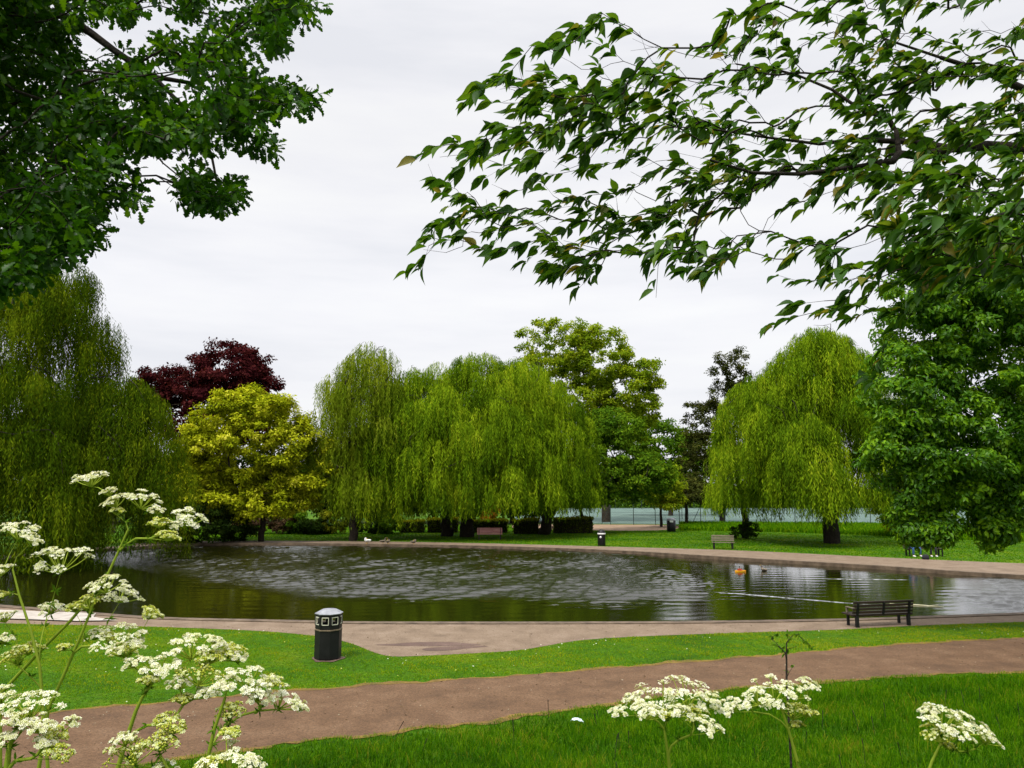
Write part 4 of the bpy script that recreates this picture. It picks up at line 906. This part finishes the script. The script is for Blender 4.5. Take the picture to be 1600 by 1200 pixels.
# long rough grass below the path
x, y = scatter(-11, 16, 5.5, 19, 1500)
ok = infront(x, y, .6) & ~inside(x, y, path_poly)
xb = np.interp(x, path_bot[::-1, 0], path_bot[::-1, 1]); ok &= y < xb; x, y, xb = x[ok], y[ok], xb[ok]
d = xb-y; pn = .5*patchn(x, y, .8)+.7*patchn(x+3, y*1.3, .23)
h = (.06+.10*np.clip(d/1.2, 0, 1)+.06*pn)*RNG.uniform(.5, 1.4, len(x)); h = np.clip(h, .02, .4)
tint = np.clip(.45+.38*pn+RNG.uniform(-.35, .4, len(x))+.4*np.exp(-d/.12), 0, .93); dead = RNG.uniform(size=len(x)) < .02; tint[dead] = 1
mb = MB(); blades(mb, x, y, h, RNG.uniform(.0025, .0055, len(x)), .45, tint)
sx, sy = scatter(-2, 11, 11.2, 15, 1.1); ok = (sy < np.interp(sx, path_bot[::-1, 0], path_bot[::-1, 1])-.4); sx, sy = sx[ok], sy[ok]
for q_ in range(len(sx)):
    h_ = RNG.uniform(.2, .42); l_ = RNG.normal(0, .05, 2); mb.tube([(sx[q_], sy[q_], 0), (sx[q_]+l_[0]*.5, sy[q_]+l_[1]*.5, h_*.6), (sx[q_]+l_[0], sy[q_]+l_[1], h_)], [.004, .004, .007], 4, 1, True, .1)
tag(mb.build('long_grass', [M['longgrass'], M['bark_dark']]), 'uncut grass in front of the path', 'grass', kind='stuff')
# mown grass between path and pond
x, y = scatter(-18, 20, 11, 27, 1100)
ok = infront(x, y, .6) & ~inside(x, y, path_poly) & ~inside(x, y, shore); xb = np.interp(x, path_top[:, 0], path_top[:, 1]); ok &= y > xb
x, y, xb = x[ok], y[ok], xb[ok]; d = y-xb; pn = .6*patchn(x, y, 1.3)+.7*patchn(x*1.2+2, y, .35)
h = (.038+.02*pn)*RNG.uniform(.5, 1.5, len(x)); tint = np.clip(.50+.22*pn+RNG.uniform(-.3, .3, len(x))+.5*np.exp(-d/.1)+.03*(y-16), 0, .9)
mb = MB(); blades(mb, x, y, h, RNG.uniform(.004, .008, len(x)), .5, tint)
tag(mb.build('mown_grass', M['grass']), 'mown grass strip between the path and the pond', 'grass', kind='stuff')
# fallen petals, grit and leaf scraps on the paving
x, y = scatter(-18, 20, 9, 27, 14); ok = infront(x, y, .6) & (inside(x, y, path_poly) | inside(x, y, shore)) & ~inside(x, y, lake+norm(lake-lake.mean(0))*.4)
x, y = x[ok], y[ok]; n = len(x); mb = MB()
leaves(mb, np.stack([x, y, bank(x, y)+.014], 1), rnd(n)*[1, 1, .15], RNG.normal(0, .25, (n, 3))+[0, 0, 1], RNG.uniform(.015, .06, n), RNG.uniform(.01, .035, n), DIAMOND, RNG.uniform(0, 1, n))
tag(mb.build('leaf_litter', leaf_mat('leaf_scrap', [(0, (.03, .02, .01)), (.5, (.11, .075, .035)), (1, (.34, .30, .22))], .1, 1)), 'dry leaf scraps scattered on the paths', 'leaf litter', kind='stuff')
# daisies and dandelions
for nm, lab, m_, dn, sd in (('daisies', 'tiny white daisies dotted over the mown strip', M['petal'], 1.6, 2.0), ('dandelions', 'yellow dandelions dotted over the mown strip', M['bud'], .5, 3.5)):
    x, y = scatter(-18, 20, 12, 27, dn); ok = infront(x, y, .6) & ~inside(x, y, path_poly) & ~inside(x, y, shore) & (y > np.interp(x, path_top[:, 0], path_top[:, 1])) & (patchn(x, y, sd) > -.1)
    x, y = x[ok], y[ok]; mb = MB(); florets(mb, np.stack([x, y, np.full(len(x), .055)], 1), norm(RNG.normal(0, .25, (len(x), 3))+[0, -.3, 1]), RNG.uniform(.012, .02, len(x)), RNG.uniform(.6, 1, len(x)), 0)
    tag(mb.build(nm, m_), lab, 'wildflowers', kind='stuff')
# far lawn tufts
x, y = scatter(-34, 60, 38, 82, 75)
ok = infront(x, y, 2) & ~inside(x, y, shore) & ~inside(x, y, track) & ~inside(x, y, np.array(court)); x, y = x[ok], y[ok]; pn = patchn(x, y, 2.5)
h = .05*RNG.uniform(.5, 1.5, len(x)); tint = np.clip(.42+.2*pn+RNG.uniform(-.3, .3, len(x)), 0, .95)
mb = MB(); blades(mb, x, y, h, RNG.uniform(.02, .05, len(x)), .6, tint)
# rough grass bank before the fence
q = [G(*p) for p in [(1062, 829), (1200, 831), (1350, 836), (1450, 842), (1700, 850), (1700, 829), (1350, 821), (1062, 819)]]
x, y = scatter(15, 65, 52, 86, 110); ok = inside(x, y, np.array(q)); x, y = x[ok], y[ok]
blades(mb, x, y, .45*RNG.uniform(.4, 1.3, len(x)), RNG.uniform(.03, .06, len(x)), .4, np.clip(RNG.uniform(0, .7, len(x)), 0, 1))
tag(mb.build('far_grass', M['grass']), 'grass of the lawn on the far bank', 'grass', kind='stuff')

# ------------------------------------------------------------------ near overhanging branches
def inpoly_px(n, poly, dens=None):
    poly = np.array(poly, float); lo, hi = poly.min(0), poly.max(0); out = []
    while len(out) < n:
        q = RNG.uniform(lo, hi, (n*2, 2)); q = q[inside(q[:, 0], q[:, 1], poly)]
        if dens is not None: q = q[RNG.uniform(size=len(q)) < dens(q[:, 0], q[:, 1])]
        out += list(q)
    return np.array(out[:n])
def PP(px, py, d):
    a = (px-800)/F; b = (600-py)/F; vy = math.cos(PITCH)-b*math.sin(PITCH); vz = math.sin(PITCH)+b*math.cos(PITCH)
    t = d/vy; return np.stack([a*t, np.broadcast_to(d, np.shape(t)), CAMZ+vz*t], -1)

def cherry():
    base = np.array([6.3, 4.9, float(bank(6.3, 4.9))])
    root = empty('cherry_tree', tuple(base), 0, 'cherry tree branch with drooping pointed leaves reaching in from the upper right', 'tree')
    sk = Skel(); tr = trunk_line((0, 0, 0), np.array([5.6, 4.7, 5.4])-base, n=8, r=.16); ids = sk.line(tr, -1, np.linspace(.2, .12, 8))
    def L(pts, parent, r):
        p = np.array([P(a, b, d)-base for a, b, d in pts]); return sk.line(p, parent, r)
    m1 = L([(2000, 330, 4.5), (1800, 260, 4.3), (1640, 235, 4.15), (1540, 228, 4.1), (1480, 232, 4.0), (1440, 245, 4.0), (1405, 240, 3.95), (1395, 252, 3.9), (1330, 262, 3.85), (1250, 272, 3.8), (1175, 270, 3.7), (1110, 250, 3.6), (1040, 235, 3.5)], ids[-1], [.05, .042, .036, .03, .026, .022, .02, .018, .013, .011, .009, .007, .006])
    L([(1430, 222, 4.0), (1380, 220, 4.0), (1340, 218, 4.05), (1280, 225, 4.1), (1200, 215, 4.1), (1100, 200, 4.1)], m1[4], [.018, .015, .013, .01, .008, .006])
    m2 = L([(1400, 205, 3.95), (1390, 185, 3.95), (1350, 175, 4.0), (1300, 140, 4.05), (1240, 115, 4.1), (1150, 100, 4.1)], m1[6], [.012, .011, .01, .009, .007, .005])
    L([(1740, 180, 4.6), (1600, 140, 4.5), (1540, 112, 4.4), (1470, 90, 4.4), (1380, 60, 4.4)], ids[-1], [.04, .025, .018, .012, .008])
    L([(1700, 330, 3.9), (1600, 325, 3.8), (1520, 350, 3.7), (1460, 390, 3.6), (1420, 440, 3.5)], m1[0], [.02, .012, .010, .008, .006])
    poly = [(655, 405), (670, 330), (665, 262), (700, 195), (765, 120), (790, 105), (880, 50), (945, 30), (1035, 60), (1120, 50), (1150, 5), (1200, -20), (1400, -60), (1760, -60), (1760, 470), (1560, 440), (1440, 480), (1400, 520), (1290, 490), (1265, 450), (1300, 405), (1210, 405), (1120, 425), (1010, 440), (900, 440), (850, 425), (790, 400), (720, 415)]
    def dens(x, y):
        g = np.where(np.sin(x/95+1.0)*np.sin(y/31+x/190)+.45*np.sin(x/37)*np.sin(y/19+2) > -.1, .95, .22); g = np.where(x > 1330, np.maximum(g, .75), g)
        g = np.where((x > 1180) & (y > 300) & (x < 1400), g*.55, g); g = np.where((x > 1150) & (y < 90), g*.5, g)
        g = np.where((y > 120) & (y < 340) & (x > 820) & (x < 1180), g*1.5, g); g = np.where((x > 1400) & (y > 280), g*2.0, g)
        return np.clip(g, 0, 1)
    q = inpoly_px(1020, poly, dens)
    extra = np.array([(1215, 430), (1205, 512), (1025, 465), (905, 450), (855, 435), (640, 425), (650, 250), (660, 420), (1245, 475), (1350, 580), (1375, 585), (1290, 490), (1330, 480), (1110, 430), (690, 300), (905, 45), (940, 20), (1035, 75), (1160, 25)], float)
    q = np.vstack([q, extra])
    dep = 3.75+.45*np.sin(q[:, 0]/210+q[:, 1]/90)+RNG.normal(0, .25, len(q)); dep = np.clip(dep, 2.9, 4.8)
    T = PP(q[:, 0], q[:, 1], dep)-base
    order = np.argsort(-q[:, 0]); bias = norm(np.array([-1.0, -.12, -.12]))
    tips = []
    for i in order:
        sk_n0 = len(sk.p); ids_ = sk.attach(T[i], .12, bias, 1.5, -.05, .10); tips.append((ids_, i))
    tw = inpoly_px(220, poly); td = PP(tw[:, 0], tw[:, 1], RNG.uniform(3.2, 4.4, len(tw)))-base
    for i in np.argsort(-tw[:, 0]): sk.attach(td[i], .12, bias, 1.5, -.04, .12)
    mb = MB(); sk.mesh(mb, .0015, .42, .2, .012); mb.build('trunk', M['bark_dark'], root)
    base_l, dir_l, nn_l, L_l, t_l = [], [], [], [], []
    A = np.array(sk.p)
    for ids_, i in tips:
        nlf = RNG.integers(5, 11); m = len(ids_); tz = RNG.uniform(0, 1)
        for j in range(nlf):
            u = 1-RNG.uniform(0, 1)**1.3*min(1, .45/max(.05, .12*m)); k = u*(m-1); k0 = int(k); k1 = min(k0+1, m-1)
            p = A[ids_[k0]]*(1-(k-k0))+A[ids_[k1]]*(k-k0); tan = norm(A[ids_[k1]]-A[ids_[max(0, k0-1)]]+1e-6)
            sd = 1 if j % 2 else -1
            lat = norm(np.cross(tan, [0, 0, 1.0]))*sd
            dd = norm(tan*.5+lat*RNG.uniform(.2, .8)+np.array([-.6, 0, -.02-RNG.uniform(0, .40)])+RNG.normal(size=3)*.22)
            base_l.append(p+dd*.012); dir_l.append(dd); nn_l.append(norm(np.array([0, 0, 1.0])+RNG.normal(size=3)*.38)); L_l.append((.042+.075*RNG.uniform()**1.2)*(1 if q[i, 0] < 1500 else .95)); t_l.append(np.clip(.3*tz+RNG.uniform(0, .7), 0, .97))
    B, D, NN, LL, TT = map(np.array, (base_l, dir_l, nn_l, L_l, t_l)); TT[RNG.uniform(size=len(TT)) < .02] = 1
    mb = MB(); leaves(mb, B, D, NN, LL, LL*RNG.uniform(.36, .50, len(LL)), CHERRY, TT, 0, True)
    mb.build('crown', M['cherry'], root)
cherry()

def oak():
    base = np.array([-7.6, 6.2, float(bank(-7.6, 6.2))])
    root = empty('oak_tree', tuple(base), 0, 'dark lobed oak foliage hanging in from the upper left corner', 'tree')
    sk = Skel(); tr = trunk_line((0, 0, 0), np.array([-7.2, 6.2, 8.2])-base, n=8, r=.35); ids = sk.line(tr, -1, np.linspace(.42, .26, 8))
    def L(pts, parent, r):
        p = np.array([P(a, b, d)-base for a, b, d in pts]); return sk.line(p, parent, r)
    a1 = L([(-300, 120, 6.2), (-120, 60, 6.2), (0, 40, 6.2), (90, 20, 6.1), (140, 50, 6.0), (180, 80, 6.0), (240, 120, 5.9), (300, 130, 5.9), (360, 110, 5.8), (420, 90, 5.8)], ids[-1], [.12, .09, .06, .04, .032, .028, .022, .017, .013, .01])
    L([(300, 180, 5.8), (330, 240, 5.8), (340, 290, 5.7)], a1[6], [.014, .011, .008])
    L([(-200, 300, 5.8), (-60, 320, 5.7), (60, 330, 5.6), (130, 320, 5.5)], ids[-2], [.08, .05, .03, .02])
    L([(100, -60, 6.3), (220, -60, 6.4), (330, -40, 6.3), (430, 0, 6.2)], a1[2], [.04, .03, .02, .012])
    regs = [([(-160, -120), (60, -120), (110, 0), (110, 90), (150, 150), (190, 190), (170, 240), (160, 300), (150, 370), (110, 400), (50, 440), (-10, 465), (-160, 480)], 1150, 0),
            ([(110, 60), (200, 90), (260, 60), (330, 60), (340, 0), (450, -30), (440, 60), (445, 120), (490, 145), (480, 190), (420, 240), (370, 215), (290, 200), (250, 230), (190, 220), (150, 180)], 250, 0),
            ([(270, 200), (330, 190), (390, 240), (340, 250), (385, 310), (350, 325), (300, 315), (280, 300), (290, 260)], 62, 0),
            ([(150, 240), (200, 245), (240, 275), (225, 305), (170, 320)], 26, 0),
            ([(100, -20), (210, -40), (330, -60), (440, -60), (490, 0), (480, 30), (430, 30), (300, 20), (200, 20), (120, 40)], 130, 0)]
    gap = lambda x, y: np.where(np.sin(x/33+y/57)*np.sin(y/29-x/70+1)+.5*np.sin(x/15+1)*np.sin(y/14) > -.12, 1, .03)
    q = np.vstack([inpoly_px(n, pl, None if i == 0 else gap) for i, (pl, n, _) in enumerate(regs)])
    dep = 5.8+.5*np.sin(q[:, 0]/120+q[:, 1]/100)+RNG.normal(0, .45, len(q)); dep = np.clip(dep, 4.4, 7.5)
    T = PP(q[:, 0], q[:, 1], dep)-base; order = np.argsort(q[:, 0]); bias = norm(np.array([1.0, -.1, -.2])); tips = []
    for i in order: tips.append((sk.attach(T[i], .2, bias, .8, -.02, .12), i))
    mb = MB(); sk.mesh(mb, .0025, .5, .42, .02); mb.build('trunk', M['bark_dark'], root)
    A = np.array(sk.p); C = np.array([A[t[0][-1]] for t in tips]); k = len(C); per = 23
    ii = np.repeat(np.arange(k), per); n = len(ii); off = norm(RNG.normal(size=(n, 3)))*(RNG.uniform(0, 1, n)**.6)[:, None]*.12
    thin = C[:, 0] > P(175, 100, 5.8)[0]-base[0]; off[thin[ii]] *= .8; pos = C[ii]+off; dd = norm(off/.12*1.0+RNG.normal(size=(n, 3))*.5+np.array([.2, 0, -.25])); nn = norm(np.array([0, 0, .9])+off/.12*.5+RNG.normal(size=(n, 3))*.5)
    tz = RNG.uniform(0, 1, k)[ii]; tint = np.clip(.35*tz+.5*RNG.uniform(0, 1, n), 0, 1); s = RNG.uniform(.6, 1.2, n)
    mb = MB(); leaves(mb, pos, dd, nn, .075*s, .046*s, OAK, tint, 0, True); mb.build('crown', M['oak'], root)
oak()

# ------------------------------------------------------------------ cow parsley
def buds(mb, c, r, tint, m):
    n = len(c); v = c[:, None]+OCT[None]*np.broadcast_to(r, (n,))[:, None, None]; f = OCF[None]+(np.arange(n)*6)[:, None, None]; mb.add(v.reshape(-1, 3), f.reshape(-1, 3), m, np.repeat(tint, 8), True)
def umbel(root, base, c, R, axis, kind, nu=None):
    """c: centre of the flower disc (local), hub sits below it; returns hub"""
    axis = norm(np.array(axis, float)); c = np.asarray(c); hub = c-axis*R*.75; mb = MB()
    nu = nu or int(RNG.integers(11, 16)); a = norm(np.cross(axis, [.3, .9, .1])); b = np.cross(axis, a)
    for i in range(nu):
        rr = math.sqrt((i+.5)/nu)*R*RNG.uniform(.85, 1.05); th = i*2.4+RNG.uniform(-.5, .5)
        u = c+a*rr*math.cos(th)+b*rr*math.sin(th)-axis*(rr/R)**2*R*.28+axis*RNG.normal(0, .10)*R
        mid = (hub+u)/2+norm(u-c+axis*.001)*R*.06*(rr/R); mb.tube([hub, mid, u], [.0010, .0008, .0007], 4, 1, False, .9)
        ur = R*RNG.uniform(.15, .25) if kind != 'bud' else R*.28; nf = int(RNG.integers(10, 16)) if kind != 'bud' else 12
        ua = norm(axis+norm(u-hub)*.6); k = np.arange(nf); r2 = np.sqrt((k+.5)/nf)*ur; t2 = k*2.4+RNG.uniform(0, 6)
        e1 = norm(np.cross(ua, [.1, .8, .4])); e2 = np.cross(ua, e1)
        pc = u+e1*(r2*np.cos(t2))[:, None]+e2*(r2*np.sin(t2))[:, None]-ua*((r2/ur)**2*ur*.35)[:, None]+RNG.normal(0, ur*.05, (nf, 3))
        if kind == 'bud':
            buds(mb, pc+ua*ur*.2, RNG.uniform(.0011, .0022, nf), RNG.uniform(0, .8, nf), 2)
            k5 = RNG.uniform(size=nf) < .35; 
            if k5.any(): florets(mb, pc[k5]+ua*ur*.35, norm(np.tile(ua, (k5.sum(), 1))+RNG.normal(size=(k5.sum(), 3))*.4), .0028, RNG.uniform(0, .3, k5.sum()), 0)
        else:
            florets(mb, pc+ua*.001, norm(np.tile(ua, (nf, 1))+RNG.normal(size=(nf, 3))*.35), RNG.uniform(.0021, .0033, nf)*(R/.03)**.3, RNG.uniform(.1, 1, nf), 0)
            buds(mb, pc+ua*.0012, .0007, RNG.uniform(0, .5, nf), 2)
            for p in pc[::3]: mb.tube([u-ua*ur*.45, p-ua*.0005], .0004, 3, 1, False, .8)
    mb.build('flower_head', [M['petal'], M['stem'], M['bud']], root)
    return hub
GP = 'cow parsley growing in the foreground'
def parsley(label, stem_px, d, umbels, r=.0035, foot=None):
    """stem_px: main stem from below the frame upward; umbels: (px, py, width px, tilt x, kind, depth offset)"""
    s0 = P(stem_px[0][0], stem_px[0][1], d); fx = s0[0]+(foot or 0); base = np.array([fx, d+.02, float(bank(fx, d))])
    root = empty('cow_parsley', tuple(base), 0, label, 'wildflower', GP)
    sk = Skel(); pts = [np.zeros(3), (s0-base)*[.5, .5, .5]+[.01, 0, 0]]+[P(a, b, d)-base for a, b in stem_px]
    sk.line(pts, -1, np.linspace(r*1.25, r*.55, len(pts)))
    for (px, py, wpx, tx, kind, dz) in sorted(umbels, key=lambda q: -q[1]):
        dd = d+dz; c = P(px, py, dd)-base; R = wpx/F*dd*.5
        hub = umbel(root, base, c, R, (tx, -.28 if kind != 'bud' else -.1, 1.0), kind)
        ii = sk.attach(hub, .025, norm(np.array([hub[0]*.3, 0, 1.0])), .9, .0, .03)
    mb = MB(); sk.mesh(mb, r*.30, .45, r*1.3, .0008, 0, 7)
    B = np.array(sk.p); pick = B[RNG.integers(2, len(B), 16)]; nL = 6; ii = np.repeat(np.arange(16), nL)
    leaves(mb, pick[ii], RNG.normal(size=(16*nL, 3))+[0, 0, .5], rnd(16*nL), RNG.uniform(.006, .014, 16*nL), .003, ASH, RNG.uniform(0, 1, 16*nL), 1)
    mb.build('stem', [M['stem'], M['weed']], root)
    return root
w_, y_ = 'white', 'bud'
parsley('tallest cow parsley, leaning right over the willow skirt', [(0, 1205), (0, 1085), (60, 1020), (110, 970), (165, 905), (185, 862), (200, 828)], 1.30,
        [(139, 740, 56, -.1, w_, .02), (175, 778, 42, -.4, w_, 0), (224, 773, 62, .25, w_, .05), (297, 801, 62, .35, w_, .08), (168, 765, 26, -.3, w_, 0), (182, 795, 24, 0, y_, 0), (270, 818, 26, .3, w_, .02), (246, 812, 34, -.2, y_, 0), (264, 832, 34, .2, y_, -.02), (245, 795, 26, .2, w_, .04)], .0030)
parsley('cow parsley with two white heads cut by the left edge, above the pale ledge', [(75, 1205), (62, 1040), (48, 985), (30, 930), (20, 890)], 1.22,
        [(28, 820, 66, .1, w_, .03), (52, 838, 34, .5, w_, 0), (95, 862, 92, .1, w_, .05), (-4, 885, 42, -.2, w_, 0), (80, 945, 38, .1, w_, .1), (-2, 925, 30, 0, y_, 0)], .0025)
parsley('cow parsley with loose cream heads rising past the pond edge', [(60, 1205), (75, 1110), (115, 1020), (140, 960), (150, 930)], 1.25,
        [(160, 905, 60, -.2, w_, 0), (192, 922, 56, .35, w_, .04), (135, 935, 44, -.3, y_, 0), (238, 955, 36, .5, y_, .03), (192, 985, 84, .1, w_, 0), (150, 985, 34, -.3, w_, .04), (195, 1012, 40, 0, y_, 0), (100, 1008, 22, 0, y_, -.02), (22, 1020, 52, -.3, y_, 0), (45, 1008, 40, .1, y_, 0), (5, 960, 34, -.2, w_, 0), (120, 945, 30, .2, y_, .02), (170, 990, 26, .3, y_, .02), (212, 1000, 34, .3, w_, .02)], .0030)
parsley('broad cow parsley with many heads left of the litter bin', [(183, 1205), (196, 1160), (212, 1112), (222, 1090), (240, 1065)], 1.15,
        [(300, 1000, 84, .1, w_, .03), (362, 1010, 50, .3, y_, .05), (247, 1030, 66, .1, w_, 0), (315, 1045, 70, .2, y_, 0), (280, 1062, 40, 0, w_, 0), (208, 1030, 36, -.1, w_, 0), (262, 1118, 36, .1, y_, -.02), (330, 1022, 40, .2, y_, .02), (340, 1000, 30, .4, w_, .03), (180, 1012, 36, -.4, w_, 0), (232, 1058, 34, 0, y_, 0), (372, 1022, 34, .5, w_, .04), (285, 1088, 34, -.1, y_, 0), (325, 1078, 36, .2, w_, 0)], .0034)
parsley('cow parsley with drooping cream heads nearest the litter bin', [(320, 1205), (335, 1140), (352, 1090), (360, 1060)], 1.12,
        [(392, 1052, 80, .3, w_, 0), (445, 1085, 68, .45, w_, .03), (350, 1062, 46, 0, w_, 0), (405, 1080, 46, .3, w_, .02), (360, 1105, 44, .1, y_, .05), (470, 1100, 30, .6, w_, .02), (425, 1060, 34, .2, y_, .02)], .0030)
parsley('large cow parsley in the bottom left corner', [(10, 1205), (14, 1170), (22, 1145)], 1.0,
        [(45, 1092, 90, 0, w_, .03), (22, 1118, 50, -.2, w_, 0), (62, 1128, 48, .2, w_, 0), (90, 1140, 40, .4, y_, .02), (115, 1125, 26, .5, w_, .02), (95, 1170, 44, .4, y_, 0), (15, 1145, 40, -.3, w_, 0), (-5, 1080, 50, -.2, w_, .05), (68, 1155, 34, .2, w_, 0), (4, 995, 30, 0, w_, .2)], .0042)
parsley('low cow parsley with buds at the bottom, left part of the path', [(262, 1240), (262, 1200), (250, 1180)], 1.05,
        [(205, 1165, 76, -.2, y_, 0), (252, 1150, 60, .1, y_, 0), (272, 1130, 44, .2, y_, .02), (256, 1198, 40, .1, w_, 0), (190, 1150, 44, -.3, w_, 0)], .003)
parsley('rounded cow parsley head at the bottom below the litter bin', [(365, 1250), (360, 1215)], .98,
        [(355, 1178, 96, 0, w_, 0), (400, 1190, 40, .4, w_, 0), (320, 1190, 46, -.3, y_, 0), (360, 1140, 30, 0, y_, .03)], .003)
parsley('widest flat white cow parsley head right of the paper scrap', [(1050, 1240), (1044, 1180), (1038, 1140)], 1.35,
        [(1030, 1080, 104, -.15, w_, 0), (1080, 1075, 94, .15, w_, .03), (1012, 1106, 52, 0, w_, -.05), (965, 1108, 32, -.2, w_, -.02), (1064, 1106, 40, .1, w_, -.05), (1110, 1130, 46, .3, w_, -.04), (1085, 1110, 44, .1, y_, 0), (1042, 1112, 34, 0, y_, 0), (1110, 1085, 40, .2, w_, 0), (990, 1088, 44, -.3, w_, 0)], .0036)
parsley('middle right cow parsley with white head over a yellow budding one', [(1258, 1240), (1246, 1190), (1232, 1140), (1222, 1110)], 1.35,
        [(1208, 1068, 84, -.1, w_, 0), (1182, 1082, 56, -.2, w_, -.03), (1240, 1075, 44, .1, w_, -.02), (1264, 1064, 36, .2, w_, .02), (1140, 1098, 42, -.3, w_, 0), (1240, 1102, 56, .1, y_, 0), (1262, 1108, 34, .2, y_, -.01), (1246, 1128, 22, 0, y_, 0)], .0034)
parsley('rightmost cow parsley with an arching white head', [(1440, 1240), (1456, 1190), (1468, 1165)], 1.32,
        [(1478, 1112, 84, .15, w_, 0), (1520, 1125, 66, .5, w_, .02), (1548, 1148, 44, .7, w_, .02), (1505, 1140, 42, .3, w_, -.03), (1466, 1140, 50, -.1, y_, 0), (1452, 1108, 30, -.2, w_, .02), (1482, 1162, 20, .1, y_, 0)], .0032)
# slender weed standing between the two right-hand heads
d = 1.9; s0 = P(1229, 1060, d); base = np.array([s0[0]+.01, d, float(bank(s0[0], d))])
root = empty('weed', tuple(base), 0, 'slender dark-stemmed weed with tiny leaves behind the middle cow parsley', 'weed')
sk = Skel(); sk.line([np.zeros(3), (s0-base)*.5, s0-base, P(1229, 1030, d)-base, P(1229, 1005, d)-base], -1, [.004, .003, .0025, .002, .0014])
tp = [(1205, 998), (1215, 990), (1240, 992), (1255, 1000), (1262, 1005), (1269, 1012), (1205, 1008), (1245, 1010), (1230, 990), (1240, 1040), (1222, 1015)]
for q in tp: sk.attach(P(q[0], q[1], d+RNG.normal(0, .02))-base, .02, (0, 0, 1), .8)
mb = MB(); sk.mesh(mb, .0008, .4, .004, .001, 0, 6); mb.build('stem', M['bark_dark'], root)
A = np.array(sk.p)[5:]; ii = RNG.integers(0, len(A), 60); mb = MB(); leaves(mb, A[ii], RNG.normal(size=(60, 3))+[0, 0, -.2], rnd(60)+[0, 0, 1], RNG.uniform(.007, .015, 60), .006, ASH, RNG.uniform(0, 1, 60)); mb.build('leaves', M['weed'], root)
print('faces', sum(len(m.polygons) for m in bpy.data.meshes))
